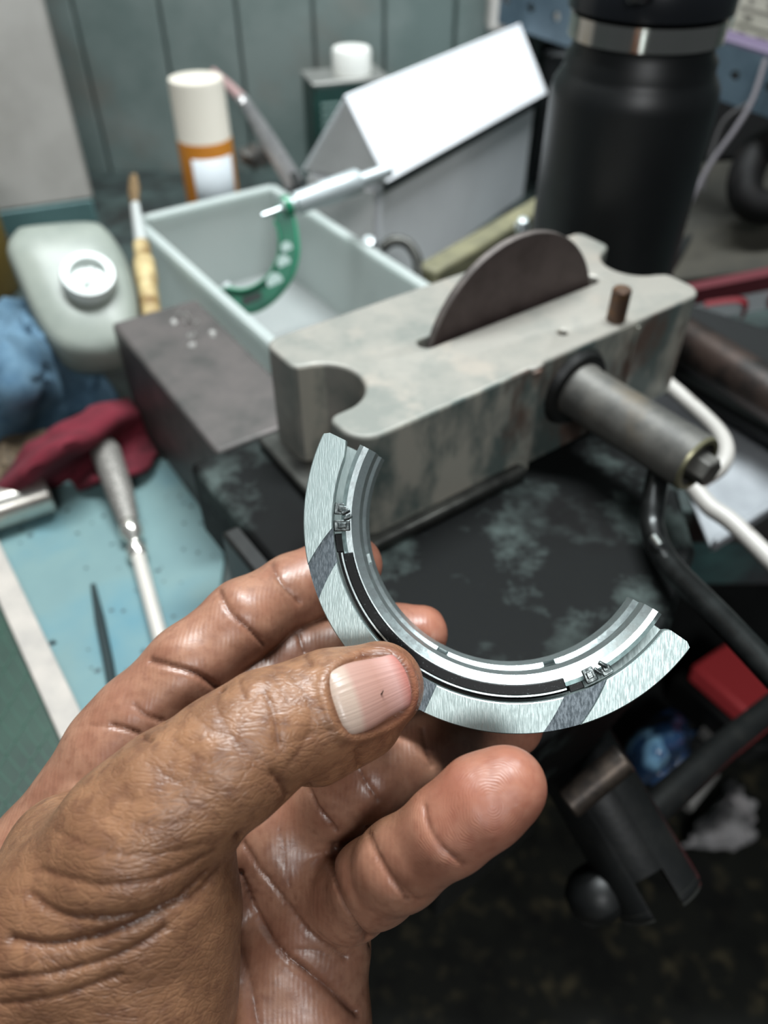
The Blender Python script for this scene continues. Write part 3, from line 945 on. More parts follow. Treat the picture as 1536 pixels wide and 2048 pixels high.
def arc_block(bm, r0, r1, a0, a1, h0, h1, n=4):
    prev = None
    for i in range(n + 1):
        a = a0 + (a1 - a0) * i / n
        q = [bm.verts.new(rp(r, a, h)) for r, h in ((r0, h0), (r1, h0), (r1, h1), (r0, h1))]
        if prev:
            for k in range(4): bm.faces.new((prev[k], prev[(k + 1) % 4], q[(k + 1) % 4], q[k]))
        else: bm.faces.new(q[::-1])
        prev = q
    bm.faces.new(prev)
# locking lugs that tie the washers to the shell, dark recesses and the long blued strip between them
M_STRIP = mat('blued_strip_gap_shade', lin(6, 7, 8), .42, .0, lin(84, 92, 92), 1700, 4, .62, .74, spec=.25)
for a0, a1, r0, r1, h in ((179.4, 183.3, .0386, .0426, .0006), (294.6, 298.6, .0386, .0420, .0006), (173.6, 177.6, .0388, .0428, .0018), (300.4, 304.0, .0388, .0424, .0016)):
    bm = B()
    arc_block(bm, r0, r1, a0, a1, h, h + .004)
    arc_block(bm, r0 + .0008, r1 - .0010, a0 + .9, a1 - .9, h - .0006, h)
    obj('locking_lug', bm, M_LUG, bearing, bevel=.00025)
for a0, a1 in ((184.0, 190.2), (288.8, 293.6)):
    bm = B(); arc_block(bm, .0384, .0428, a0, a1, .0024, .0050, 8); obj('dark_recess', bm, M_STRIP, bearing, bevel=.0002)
for k, (a, r) in enumerate(((176.6, .0398), (178.6, .0392), (302.2, .0396), (299.6, .0404))):
    bm = B(); box(bm, rp(r, a, .0010), (.0022, .0009, .0010), RM @ Matrix.Rotation(math.radians(a + 30), 3, 'Z') @ Matrix.Rotation(.5, 3, 'X')); obj('staked_burr', bm, M_LUG, bearing, bevel=.0002)
bm = B(); arc_block(bm, .0387, .0411, 191.0, 288.0, .0008, .0050, 60)
obj('retaining_strip', bm, M_STRIP, bearing, bevel=.0002)
bm = B(); arc_block(bm, .0413, .0417, 190.5, 288.0, .0016, .0024, 60)
obj('edge_wire', bm, M_SHELL, bearing)
bm = B(); arc_block(bm, .0405, .0432, 184.0, 289.5, .0064, .0074, 60)  # black sheet set behind the gap, its colour stands for the shade there
obj('gap_shade_strip', bm, M_STRIP, bearing)
for a0, a1 in ((154.5, 178.0), (300.0, 326.0)):
    bm = B(); arc_block(bm, .0399, .0411, a0, a1, .0026, .0120, 20)
    obj('shell_shoulder', bm, M_SHELL, bearing, bevel=.0003)
# ------------------------------------------------------------ dark steel block with chalk marks
M_BLOCK = mat('dark_steel_block', lin(98, 92, 90), .5, .4, lin(74, 72, 70), 40, 6, .4, .65, .15, 300, rvar=.1)
q = [onz(222, 645, -.25), onz(388, 577, -.25), onz(552, 722, -.25), onz(432, 905, -.25)]
bd = (q[3] - q[0]).normalized(); bw = Vector((-bd.y, bd.x, 0))
blk = thing('steel_block', (q[0] + q[3]) / 2 + Vector((0, 0, -.08)), 'long dark steel block with white chalk scribbles on top', 'block')
qq = [q[0], q[0] + bw * .0585, q[3] + bw * .0585, q[3]]
bm = B(); hexa(bm, [Vector((p.x, p.y, BZ)) for p in qq] + [Vector((p.x, p.y, CZ - .25)) for p in qq])
obj('body', bm, M_BLOCK, blk, bevel=.0025)
M_CHALK = mat('chalk', lin(170, 168, 164), .9)
bm = B()
for u, v, pts in ((365, 632, [(-12, 2), (-6, -6), (0, 4), (8, -4), (14, 4)]), (383, 645, [(-14, 3), (-4, -5), (4, 5), (14, -3)]), (350, 645, [(-6, -4), (2, 4)]), (385, 672, [(-9, -2), (-3, 6), (5, -5), (9, 4)]), (425, 668, [(-5, -4), (4, 0), (-3, 5), (5, 6)]), (384, 690, [(-6, 0), (2, 3), (6, -2)])):
    tube(bm, [onz(u + a, v + b, -.2494) for a, b in pts], .0017, 6, .35)
obj('chalk_marks', bm, M_CHALK, blk)

# ------------------------------------------------------------ translucent bin, micrometer and what lies in it
def milky(name, col, rough, share, col2):
    """plastic that lets some light through"""
    m = mat(name, col, rough, 0, col2, 22)
    nt = m.node_tree
    p = nt.nodes['Principled BSDF']; out = nt.nodes['Material Output']
    t = nt.nodes.new('ShaderNodeBsdfTranslucent'); t.inputs['Color'].default_value = col
    mx = nt.nodes.new('ShaderNodeMixShader'); mx.inputs[0].default_value = share
    nt.links.new(p.outputs[0], mx.inputs[1]); nt.links.new(t.outputs[0], mx.inputs[2]); nt.links.new(mx.outputs[0], out.inputs['Surface'])
    return m
M_BIN = milky('milky_translucent_plastic', lin(236, 241, 239), .4, .6, lin(228, 235, 233))
g = [Vector((-.199, .612, 0)), Vector((-.088, .664, 0)), Vector((.046, .473, 0)), Vector((-.067, .420, 0))]
gx = (g[1] - g[0]).normalized(); gy = (g[3] - g[0]).normalized()
gx = Vector((-gy.y, gy.x, 0)); BWD, BLN, BHT, BT = .124, .232, .080, .0028
def gp(a, b, z): return Vector((g[0].x, g[0].y, 0)) + gx * a + gy * b + Vector((0, 0, BZ + z))
binr = thing('storage_bin', gp(BWD / 2, BLN / 2, 0), 'milky white open plastic bin behind the metal fixture', 'bin')
def wallq(a0, b0, a1, b1, z0, z1, th, lean=0.0):
    bm = B()
    d = (gp(a1, b1, 0) - gp(a0, b0, 0)).normalized(); n = Vector((-d.y, d.x, 0)) * th
    p = [gp(a0, b0, z0), gp(a1, b1, z0), gp(a1, b1, z0) + n, gp(a0, b0, z0) + n]
    hexa(bm, p + [x + Vector((0, 0, z1 - z0)) for x in p])
    return bm
for (a0, b0, a1, b1) in ((0, 0, BWD, 0), (BWD, 0, BWD, BLN), (BWD, BLN, 0, BLN), (0, BLN, 0, 0)):
    obj('wall', wallq(a0, b0, a1, b1, 0, BHT, BT), M_BIN, binr, bevel=.0008)
    bm = wallq(a0, b0, a1, b1, BHT - .004, BHT, -.004); obj('rim', bm, M_BIN, binr, bevel=.0012)
bm = B(); hexa(bm, [gp(0, 0, 0), gp(BWD, 0, 0), gp(BWD, BLN, 0), gp(0, BLN, 0), gp(0, 0, .003), gp(BWD, 0, .003), gp(BWD, BLN, .003), gp(0, BLN, .003)]); obj('floor_panel', bm, M_BIN, binr)
M_DARKP = mat('black_rubber', lin(20, 22, 22), .5)
bm = B(); tube(bm, spline([gp(.062, .165, .012), gp(.080, .180, .017), gp(.098, .172, .014), gp(.108, .190, .012)], 5), .0075, 10)
tag(obj('rubber_offcut', bm, M_DARKP, origin=gp(.08, .17, .005)), 'black rubber offcut on the floor of the plastic bin', 'offcut')
# outside micrometer: green C frame, standing in the bin
M_GREEN = mat('green_enamel', lin(44, 140, 104), .32, 0, lin(30, 118, 86), 60, coat=.3)
M_GREEND = mat('dark_green_grip', lin(24, 88, 66), .4, 0, lin(18, 66, 52), 60)
M_CHROME = mat('satin_chrome', lin(214, 220, 222), .28, .85)
mD = .545
def mp(u, v, dd=0): return W(u, v, mD + dd)
mic = thing('outside_micrometer', mp(520, 600), 'green C-frame micrometer with a silver thimble resting across the plastic bin', 'micrometer')
cc = (505, 500)
outer = [(552, 418), (580, 424), (592, 470), (593, 515), (578, 560), (545, 600), (505, 622), (470, 612), (444, 578)]
inner = [(548, 442), (556, 455), (560, 480), (556, 515), (540, 548), (515, 570), (490, 580), (468, 580), (450, 574)]
fr = thing('frame', (0, 0, 0), None, None); fr.parent = mic
def plate(bm, lo, li, d0, d1, k=5):
    A = spline([mp(*p) for p in lo], k); Bn = spline([mp(*p) for p in li], k)
    n = ray(520, 520).normalized()
    ring = []
    for a, b in zip(A, Bn):
        ring.append([bm.verts.new(x) for x in (a + n * d0, b + n * d0, b + n * d1, a + n * d1)])
    for p, q2 in zip(ring, ring[1:]):
        for i in range(4): bm.faces.new((p[i], q2[i], q2[(i + 1) % 4], p[(i + 1) % 4]))
    bm.faces.new(ring[0][::-1]); bm.faces.new(ring[-1])
bpy.data.objects.remove(fr)
bm = B(); plate(bm, outer, inner, -.003, .003); frame = obj('frame', bm, M_GREEND, mic, bevel=.0008)
lip = [(u + (cc[0] - u) * .0 , v) for u, v in inner]
bm = B(); plate(bm, [(u - (u - 500) * .05, v + (500 - v) * .05) for u, v in inner], inner, -.0062, .0062); obj('inner_rib', bm, M_GREEN, frame, bevel=.0006)
bm = B(); tube(bm, spline([mp(*p) for p in outer], 5), .0020, 12); obj('outer_rib', bm, M_GREEN, frame)
nrm = ray(520, 520).normalized()
for u, v, r in ((573, 495, .0040), (567, 524, .0048), (549, 562, .0058)):
    bm = B(); lathe(bm, [(r, 0), (r, .0008), (0, .0008)], mp(u, v) - nrm * .0038, basis(nrm), 24); obj('frame_hole', bm, mat('pale_hole_backing', lin(176, 196, 190), .5), frame)
bm = B(); box(bm, mp(505, 598) - nrm * .0032, (.014, .0064, .001), basis(nrm, mp(535, 588) - mp(480, 606))); obj('grip_plate', bm, mat('black_label_plate', lin(24, 34, 32), .35), frame)
t0, t1 = mp(574, 414), W(735, 356, .56)
td = (t1 - t0).normalized()
bm = B(); lathe(bm, [(.0055, -.004), (.0055, .006), (.0078, .007), (.0080, .026), (.0088, .028), (.0088, .056), (.0080, .0575), (.0048, .059), (.0048, .082), (.0040, .083), (0, .083)], t0, basis(td), 32)
obj('thimble', bm, mat('bright_matt_chrome', lin(188, 196, 198), .45, .4), mic)
bm = B(); rod(bm, t0 - td * .004, t0 - td * .019, .0018); obj('spindle', bm, M_CHROME, mic)
bm = B(); rod(bm, t0 - td * .003, t0 + td * .003, .0078, .0078); obj('spindle_boss', bm, M_GREEN, mic, bevel=.001)
bm = B(); rod(bm, mp(448, 576), mp(462, 570), .0035); obj('anvil', bm, M_CHROME, mic)

# ------------------------------------------------------------ white house-shaped carton
M_CARD = mat('white_card', lin(244, 246, 250), .6, 0, lin(236, 238, 242), 14)
M_CARDG = mat('greyish_white_card', lin(214, 212, 212), .65, 0, lin(202, 200, 200), 14)
L0 = Vector((.0027, .62, CZ - .2252)); ld = Vector((.555, .832, 0)); lw = Vector((-.832, .555, 0)); LL = .294
def bp(l, w, h): return L0 + ld * l + lw * w + Vector((0, 0, h))
card = thing('white_carton', bp(.15, .045, BZ - L0.z), 'white carton with a sloping lid standing behind the plastic bin', 'carton')
zb = BZ - L0.z
bm = B(); hexa(bm, [bp(.006, .010, zb), bp(LL - .006, .010, zb), bp(LL - .006, .082, zb), bp(.006, .082, zb), bp(.006, .010, -.006), bp(LL - .006, .010, -.006), bp(LL - .006, .082, -.008), bp(.006, .082, -.008)])
obj('box_body', bm, M_CARD, card, bevel=.001)
def sheet(pts, th):
    bm = B(); slab(bm, pts, th); return bm
obj('lid_front', sheet([bp(0, 0, 0), bp(LL, 0, 0), bp(LL, .0385, .0568), bp(0, .0385, .0568)], .0022), M_CARD, card, bevel=.0006)
obj('lid_back', sheet([bp(0, .0385, .0568), bp(LL, .0385, .0568), bp(LL, .086, -.0069), bp(0, .086, -.0069)], .0022), M_CARD, card, bevel=.0006)
for l in (.003, LL - .005):
    bm = B()
    a = [bp(l, .002, -.002), bp(l, .0385, .0545), bp(l, .084, -.008)]
    b = [p + ld * .002 for p in a]
    va = [bm.verts.new(p) for p in a]; vb = [bm.verts.new(p) for p in b]
    bm.faces.new(va); bm.faces.new(vb[::-1])
    for i in range(3): bm.faces.new((va[i], vb[i], vb[(i + 1) % 3], va[(i + 1) % 3]))
    obj('gable', bm, M_CARDG, card)
obj('end_flap', sheet([bp(.001, .080, -.010), bp(.001, .012, -.010), bp(.001, .014, -.060), bp(.001, .080, -.062)], .0015), M_CARDG, card)
obj('lid_shade', sheet([bp(0.002, .001, -.0005), bp(0.002, .006, -.011), bp(LL - .002, .006, -.011), bp(LL - .002, .001, -.0005)], .001), mat('lid_shade_grey', lin(60, 70, 74), .6), card)  # dark strip paints the shade under the lid's front edge
# olive strip lying against the carton and a curved puller hook beside the bin
bm = B(); A, Bq = Vector((.040, .555, 0)), Vector((.175, .72, 0)); dd = (Bq - A).normalized(); nn = Vector((-dd.y, dd.x, 0))
hexa(bm, [A.xyz + Vector((0, 0, BZ)), Bq + Vector((0, 0, BZ)), Bq + nn * .02 + Vector((0, 0, BZ)), A + nn * .02 + Vector((0, 0, BZ)), A + Vector((0, 0, BZ + .062)), Bq + Vector((0, 0, BZ + .062)), Bq + nn * .02 + Vector((0, 0, BZ + .062)), A + nn * .02 + Vector((0, 0, BZ + .062))])
tag(obj('wooden_batten', bm, mat('olive_wood', lin(128, 124, 96), .6, 0, lin(98, 96, 76), 30, stretch=(1, 1, 6)), bevel=.003, origin=A + Vector((0, 0, BZ))), 'olive wooden batten on edge between the carton and the fixture', 'batten')
hk = thing('puller_hook', W(845, 560, .60), 'bent dark steel hook with a shiny stud beside the plastic bin', 'hook')
bm = B(); tube(bm, spline([W(762, 498, .60), W(785, 482, .60), W(812, 486, .60), W(832, 512, .60), W(838, 548, .60), W(842, 600, .60)], 6), .0042, 12); obj('hook', bm, M_WORN, hk)
bm = B(); lathe(bm, [(.0045, 0), (.006, .002), (.006, .008), (.004, .010), (0, .0105)], W(738, 497, .60), basis((0, -.5, 1)), 20); obj('stud', bm, M_CHROME, hk)
hb = W(1043, 459, .56)
bm = B(); lathe(bm, [(.005, 0), (.005, .004), (.0035, .0055), (.0035, .009), (0, .0098)], hb, basis((0, -.3, 1)), 20); rod(bm, hb, Vector((hb.x, hb.y, BZ)), .003)
tag(obj('shiny_screw', bm, M_CHROME, origin=Vector((hb.x, hb.y, BZ))), 'small shiny screw head just behind the half disc', 'screw')

# ------------------------------------------------------------ black thermos flask
M_FLASK = mat('black_powder_coat', lin(19, 21, 22), .42, 0, lin(16, 18, 19), 80, bump=.06, bscale=1500)
TX, TY = .1425, .487
tr = .0470
zs = CZ - .127
fl = thing('thermos_flask', (TX, TY, BZ), 'tall matt black thermos flask with a steel neck ring', 'flask')
z = lambda h: h
H = zs - BZ
bm = B(); lathe(bm, [(tr - .004, 0), (tr - .001, .001), (tr, .005), (tr, H), (tr - .001, H + .006), (tr - .004, H + .011), (tr - .0055, H + .014), (tr - .0055, H + .019), (tr - .0085, H + .023), (tr - .0085, H + .029)], (TX, TY, BZ), None, 72); obj('body', bm, M_FLASK, fl, angle=50)
bm = B(); lathe(bm, [(tr - .0085, H + .0275), (tr - .0055, H + .0285), (tr - .0055, H + .0395), (tr - .0085, H + .0405)], (TX, TY, BZ), None, 72); obj('neck_ring', bm, mat('mirror_steel', lin(214, 208, 200), .14, 1.0), fl)
bm = B(); lathe(bm, [(tr - .008, H + .0405), (tr - .0035, H + .042), (tr - .0035, H + .062), (tr - .0055, H + .064), (tr - .0055, H + .088), (tr - .010, H + .092), (0, H + .092)], (TX, TY, BZ), None, 72); obj('cap', bm, mat('gloss_black_plastic', lin(24, 26, 30), .25), fl, angle=50)
bm = B(); box(bm, (TX - .018, TY - tr + .0055, BZ + H + .056), (.014, .006, .012)); obj('cap_latch', bm, MATS['gloss_black_plastic'], fl, bevel=.003)

# ------------------------------------------------------------ spray can, green tin, leaning tools
cx_, cy_ = W(405, 250, .747).x, .80
can = thing('spray_can', (cx_, cy_, BZ), 'orange and white aerosol can with a cream cap against the back wall', 'can')
bm = B(); lathe(bm, [(.024, 0), (.0265, .002), (.0265, .082), (.0262, .083)], (cx_, cy_, BZ), None, 48); obj('body', bm, mat('orange_paint', lin(196, 122, 38), .35, 0, lin(206, 134, 48), 30), can)
bm = B(); lathe(bm, [(.0262, .083), (.0258, .084), (.0254, .131), (.0246, .1345), (.020, .1355), (0, .1358)], (cx_, cy_, BZ), None, 48); obj('cap', bm, mat('cream_plastic', lin(226, 218, 204), .4), can, angle=50)
bm = B()
prev = None
for i in range(17):
    a = math.radians(-112 + 92 * i / 16)
    p = [bm.verts.new((cx_ + .0269 * math.cos(a), cy_ + .0269 * math.sin(a), BZ + h)) for h in (.006, .070)]
    if prev: bm.faces.new((prev[0], p[0], p[1], prev[1]))
    prev = p
o = obj('label', bm, mat('pale_label', lin(200, 206, 210), .45), can); md = o.modifiers.new('thickness', 'SOLIDIFY'); md.thickness = .0004

gc = Vector((-.040, .875, 0)); R12 = Matrix.Rotation(math.radians(18), 3, 'Z')
tin = thing('green_tin', gc + Vector((0, 0, BZ)), 'dark green rectangular tin with a white screw cap behind the carton', 'tin')
M_TIN = mat('dark_green_litho', lin(26, 64, 58), .35, .1, lin(22, 54, 50), 30)
bm = B(); box(bm, gc + Vector((0, 0, BZ + .059)), (.078, .050, .118), R12); obj('body', bm, M_TIN, tin, bevel=.003)
bm = B(); box(bm, gc + Vector((0, 0, BZ + .1185)), (.080, .052, .003), R12); obj('top_seam', bm, mat('tin_grey', lin(150, 150, 146), .4, .6), tin, bevel=.001)
bm = B(); lathe(bm, [(.0195, 0), (.0195, .020), (.018, .0225), (0, .023)], gc + R12 @ Vector((.008, 0, 0)) + Vector((0, 0, BZ + .120)), None, 40); obj('cap', bm, mat('white_cap', lin(226, 226, 220), .4), tin, angle=50)
bm = B()
for k in range(11):
    w = .018 + .012 * random.random()
    c = gc + R12 @ Vector((-.032 + w / 2, -.0254, 0)) + Vector((0, 0, BZ + .100 - k * .0065))
    box(bm, c, (w, .0006, .0022), R12)
obj('label_lines', bm, mat('label_print', lin(140, 166, 160), .5), tin)

# clear plastic sleeve holding pink-handled needle files, leaning on the wall
ft = thing('needle_file', W(590, 380, .68), 'slim pinkish-grey file leaning to the wall beside the spray can', 'file')
a, b, c = W(592, 372, .68), W(486, 200, .80), W(425, 140, .84)
bm = B(); tube(bm, [a, a.lerp(b, .5), b], [.009, .0085, .006], 12, .45); obj('blade', bm, mat('grey_plastic_sleeve', lin(138, 136, 136), .3, .2, lin(110, 110, 112), 120, trans=.2), ft)
bm = B(); tube(bm, [b, b.lerp(c, .5), c], [.0055, .005, .003], 12, .7); obj('handle', bm, mat('dusty_pink', lin(168, 138, 136), .5), ft)
bm = B(); lathe(bm, [(0, -.006), (.0045, -.004), (.006, 0), (.0045, .004), (0, .006)], b + Vector((.001, -.009, .002)), None, 20); obj('ferrule', bm, mat('bright_ferrule', lin(240, 240, 240), .12, .7), ft)
bm = B(); rod(bm, W(597, 378, .672), W(588, 350, .68), .0035); obj('end_clip', bm, M_DARKP, ft)
fk = thing('crumpled_foil', W(512, 312, .80), 'dull crumpled grey wrapper hanging by the slim file', 'wrapper')
bm = B(); bmesh.ops.create_icosphere(bm, subdivisions=3, radius=1)
for v in bm.verts:
    n = mnoise.noise(v.co * 2.3) * .45
    v.co = v.co * (1 + n)
    v.co = W(515, 312, .80) + Vector((v.co.x * .019, v.co.y * .008, v.co.z * .011))
obj('wrapper', bm, mat('dull_foil', lin(120, 118, 114), .45, .5, lin(80, 80, 80), 60), fk)
# paint brush standing behind the bottle
pb = thing('paint_brush', W(300, 610, .56), 'small paint brush with a yellowed handle standing beside the plastic bin', 'brush')
p0, p1, p2, p3 = W(305, 640, .53), W(283, 490, .575), W(270, 410, .60), W(266, 355, .615)
bm = B(); tube(bm, spline([p0, p0.lerp(p1, .4), p0.lerp(p1, .75), p1], 5), [.0068] * 6 + [.008] * 5 + [.0062] * 5, 14); obj('handle', bm, mat('yellowed_wood', lin(196, 176, 130), .5, 0, lin(120, 92, 52), 55, lo3=.5), pb)
bm = B(); tube(bm, [p1, p2], [.0058, .0040], 14, .8); obj('ferrule', bm, mat('pale_ferrule', lin(206, 210, 208), .35, .4), pb)
bm = B(); tube(bm, [p2, p2.lerp(p3, .5), p3], [.0042, .0066, .0044], 12, .6); obj('bristles', bm, mat('brown_bristle', lin(124, 100, 66), .8, 0, lin(84, 66, 44), 300), pb)

# ------------------------------------------------------------ translucent flat bottle, cloths
bt = thing('plastic_bottle', W(160, 700, .52), 'cloudy white flat plastic bottle with a round screw cap leaning on the blue cloth', 'bottle')
bc = W(152, 585, .53)
bu = (W(128, 450, .552) - W(190, 715, .526)).normalized(); bn = (-ray(158, 580)).normalized(); bn = (bn - bu * bn.dot(bu)).normalized(); br = bu.cross(bn)
def bq(a, b, c): return bc + br * a + bu * b + bn * c
outl = [(-.030, .046), (-.022, .049), (.018, .048), (.030, .040), (.037, .018), (.038, -.012), (.034, -.040), (.026, -.054), (.004, -.057), (-.016, -.050), (-.027, -.028), (-.034, .010), (-.037, .034)]
def ol(s, c):
    pts = spline([Vector((a, b, 0)) for a, b in outl + outl[:1]], 4)[:-1]
    return [bq(p.x * s, p.y * s, c) for p in pts]
bm = B(); rings = [[bm.verts.new(p) for p in ol(s, c)] for s, c in ((.80, -.020), (.95, -.017), (1.0, -.010), (1.0, .006), (.95, .013), (.82, .016), (.45, .018))]
for A, Bq in zip(rings, rings[1:]):
    for i in range(len(A)): bm.faces.new((A[i], A[(i + 1) % len(A)], Bq[(i + 1) % len(A)], Bq[i]))
bm.faces.new(rings[0][::-1]); bm.faces.new(rings[-1])
obj('body', bm, milky('cloudy_polythene', lin(164, 170, 160), .38, .25, lin(142, 150, 142)), bt, angle=60)
capc = bq(.010, -.006, .016)
bm = B(); lathe(bm, [(.0165, 0), (.0178, .003), (.0178, .010), (.0165, .0125), (.0120, .0128), (.0108, .0105), (.0100, .0070), (.0060, .0065), (0, .0085)], capc, basis(bn), 48); obj('screw_cap', bm, mat('cloudy_cap', lin(206, 212, 208), .3), bt, angle=50)
bm = B(); box(bm, capc + bn * .0085, (.013, .004, .005), basis(bn, br * .6 + bu)); obj('cap_grip', bm, MATS['cloudy_cap'], bt, bevel=.001)

def cloth(name, path, m, label, th=.004, seed=1, amp=.012, origin=None, zmin=BZ + .0035, plane=None):
    """crumpled cloth swept along rows of points (each row a polyline of world points)"""
    rows = [spline([Vector(p) for p in r], 8) for r in path]
    cols = len(rows[0]); out = []
    for j in range(cols):
        out.append(spline([r[j] for r in rows], 8))
    bm = B()
    vv = []
    for j, colp in enumerate(out):
        line = []
        for i, p in enumerate(colp):
            q = Vector((p.x * 26 + seed * 7, p.y * 26, p.z * 26))
            n = (.55 - abs(mnoise.noise(q)) * 2.2) * amp + (.3 - abs(mnoise.noise(q * 2.3)) * 1.2) * amp * .6 + mnoise.noise(q * 4.5) * amp * .15
            w = p + Vector((0, -.6 * n, n)); w.z = max(w.z, zmin)
            if plane: w += plane[1] * max(0, .005 - (w - plane[0]).dot(plane[1]))
            line.append(bm.verts.new(w))
        vv.append(line)
    for a, b in zip(vv, vv[1:]):
        for i in range(len(a) - 1): bm.faces.new((a[i], a[i + 1], b[i + 1], b[i]))
    o = obj(name, bm, m, angle=80, origin=origin)
    md = o.modifiers.new('thickness', 'SOLIDIFY'); md.thickness = th; md.offset = 1
    return tag(o, label, 'cloth')
M_BLUE = mat('light_blue_cotton', lin(92, 122, 142), .9, 0, lin(64, 94, 116), 40, bump=.3, bscale=900)
M_RED = mat('dark_red_cotton', lin(104, 22, 38), .95, 0, lin(76, 14, 27), 40, bump=.3, bscale=900)
def oh(u, v, h): return onz(u, v, ZB + h)
cloth('blue_cloth', [[oh(-40, 700, .02), oh(-20, 640, .05), oh(60, 600, .055), oh(110, 620, .03)], [oh(-20, 780, .035), oh(20, 700, .075), oh(90, 680, .060), oh(150, 700, .018)], [oh(-10, 860, .020), oh(40, 790, .060), oh(120, 745, .040), oh(200, 745, .020)], [oh(20, 890, .004), oh(75, 850, .012), oh(150, 800, .020), oh(225, 770, .030)], [oh(60, 880, .003), oh(100, 850, .004), oh(170, 830, .006), oh(240, 800, .020)]],
      M_BLUE, 'crumpled light blue cotton rag under the cloudy bottle', seed=2, amp=.014, origin=oh(100, 800, 0))
cloth('red_cloth', [[oh(-30, 1010, .004), oh(30, 930, .026), oh(110, 870, .036), oh(210, 815, .030), oh(300, 790, .012)], [oh(-10, 1015, .004), oh(60, 950, .036), oh(140, 890, .046), oh(230, 840, .034), oh(300, 815, .014)], [oh(10, 1005, .003), oh(90, 950, .020), oh(160, 905, .022), oh(245, 870, .014), oh(300, 850, .010)], [oh(130, 965, .003), oh(160, 950, .006), oh(210, 925, .006), oh(262, 900, .006), oh(302, 880, .006)], [oh(160, 985, .003), oh(200, 972, .010), oh(245, 965, .010), oh(290, 950, .008), oh(315, 920, .004)]],
      M_RED, 'dark red cotton rag folded in a band against the steel block', seed=5, amp=.006, origin=oh(180, 920, 0), plane=(q[0].copy(), -bw))
bm = B(); c = W(-20, 580, .70)
lathe(bm, [(.030, 0), (.032, .003), (.032, .10), (.026, .112), (.014, .118), (.014, .132), (0, .133)], (c.x - .004, c.y, BZ), None, 36)
tag(obj('amber_bottle', bm, mat('amber_brown', lin(112, 92, 40), .35), origin=(c.x, c.y, BZ), angle=50), 'amber brown bottle at the edge beside the cloudy bottle', 'bottle')
bm = B(); bmesh.ops.create_icosphere(bm, subdivisions=3, radius=1)
c = W(8, 905, .475)
for v in bm.verts:
    v.co = v.co * (1 + .4 * mnoise.noise(v.co * 2)); v.co = Vector((c.x - .004, c.y + .02, BZ + .012)) + Vector((v.co.x * .022, v.co.y * .024, v.co.z * .013))
tag(obj('brown_sponge', bm, mat('brown_sponge', lin(104, 88, 68), .9, 0, lin(70, 60, 48), 160, bump=.6, bscale=500), origin=(c.x, c.y, BZ)), 'brown sponge scrap beside the blue rag', 'sponge')

# ------------------------------------------------------------ mats and small tools on the left
def on(u, v, h=0): return onz(u, v, ZB + h)
M_MAT = mat('teal_rubber_mat', lin(98, 126, 128), .6, 0, lin(108, 136, 136), 12, col3=lin(70, 120, 136), n3=9, lo3=.5, hi3=.75)
bm = B()
pts = [on(-330, 960), on(-200, 925), on(60, 915), on(330, 925), on(395, 940), on(430, 985), on(448, 1060), on(450, 1130), on(438, 1220), on(420, 1330), on(380, 1420), on(300, 1450), on(150, 1440), on(-20, 1130)]
pl_ = [Vector((p.x, p.y, 0)) for p in pts]
prism(bm, [(p.x, p.y) for p in pl_], BZ, BZ + .003)
matt = obj('teal_mat', bm, M_MAT, bevel=.001, origin=on(250, 1150)); tag(matt, 'light teal rubber mat with dark specks on the bench', 'mat')
bm = B()
for _ in range(60):
    u, v = random.uniform(30, 430), random.uniform(980, 1350)
    p = on(u, v, .0031); r = random.uniform(.0007, .0020)
    vs_ = [bm.verts.new(p + Vector((r * math.cos(a) * random.uniform(.6, 1.3), r * math.sin(a) * random.uniform(.5, 1.2), 0))) for a in np.linspace(0, 2 * math.pi, 8)[:-1]]
    bm.faces.new(vs_)
tag(obj('oil_speck', bm, mat('oil_speck', lin(52, 70, 76), .4), matt), kind='stuff')
gm = thing('cutting_mat', on(60, 1480), 'dark green gridded cutting mat at the near edge of the bench', 'mat')
bm = B(); gq = [on(-40, 1130), on(190, 1540), on(60, 1730), on(-260, 1500)]
hexa(bm, gq + [p + Vector((0, 0, .0045)) for p in gq]); obj('sheet', bm, mat('green_vinyl', lin(26, 58, 46), .5, 0, lin(20, 46, 37), 25), gm)
gl = mat('faint_grid_line', lin(36, 72, 58), .5)
for k in range(1, 9):
    a, b = gq[0].lerp(gq[1], k / 9), gq[3].lerp(gq[2], k / 9)
    bm = B(); box(bm, (a + b) / 2 + Vector((0, 0, .0046)), ((b - a).length, .0007, .0004), basis((0, 0, 1), b - a)); obj('grid_line', bm, gl, gm)
    a, b = gq[0].lerp(gq[3], k / 9), gq[1].lerp(gq[2], k / 9)
    bm = B(); box(bm, (a + b) / 2 + Vector((0, 0, .0046)), ((b - a).length, .0007, .0004), basis((0, 0, 1), b - a)); obj('grid_line', bm, gl, gm)
a, b = on(-35, 1070, .004), on(165, 1500, .004); d = (b - a).normalized(); n = Vector((-d.y, d.x, 0))
bm = B(); hexa(bm, [a + n * .0065, a - n * .0065, b - n * .0065, b + n * .0065] + [p + Vector((0, 0, .004)) for p in (a + n * .0065, a - n * .0065, b - n * .0065, b + n * .0065)])
tag(obj('white_straightedge', bm, mat('ivory_plastic', lin(178, 170, 162), .5, 0, lin(160, 154, 148), 50), bevel=.0008, origin=(a + b) / 2), 'off-white straightedge lying between the teal mat and the green mat', 'straightedge')
sc = thing('scriber', on(250, 1080), 'knurled steel scriber with shiny collars lying across the teal mat', 'scriber')
def sp(u, v, h=.011): return on(u, v, h)
a, b, c, d, e = sp(203, 880, .022), sp(240, 985, .017), sp(262, 1062), sp(279, 1120, .008), sp(335, 1330, .008)
bm = B(); tube(bm, [a, a.lerp(b, .25), b, b.lerp(c, .8)], [.0062, .0094, .0082, .0060], 16); obj('handle', bm, mat('knurled_steel', lin(156, 152, 146), .5, .45, lin(116, 113, 109), 700, 2, .45, .55, .5, 1800), sc)
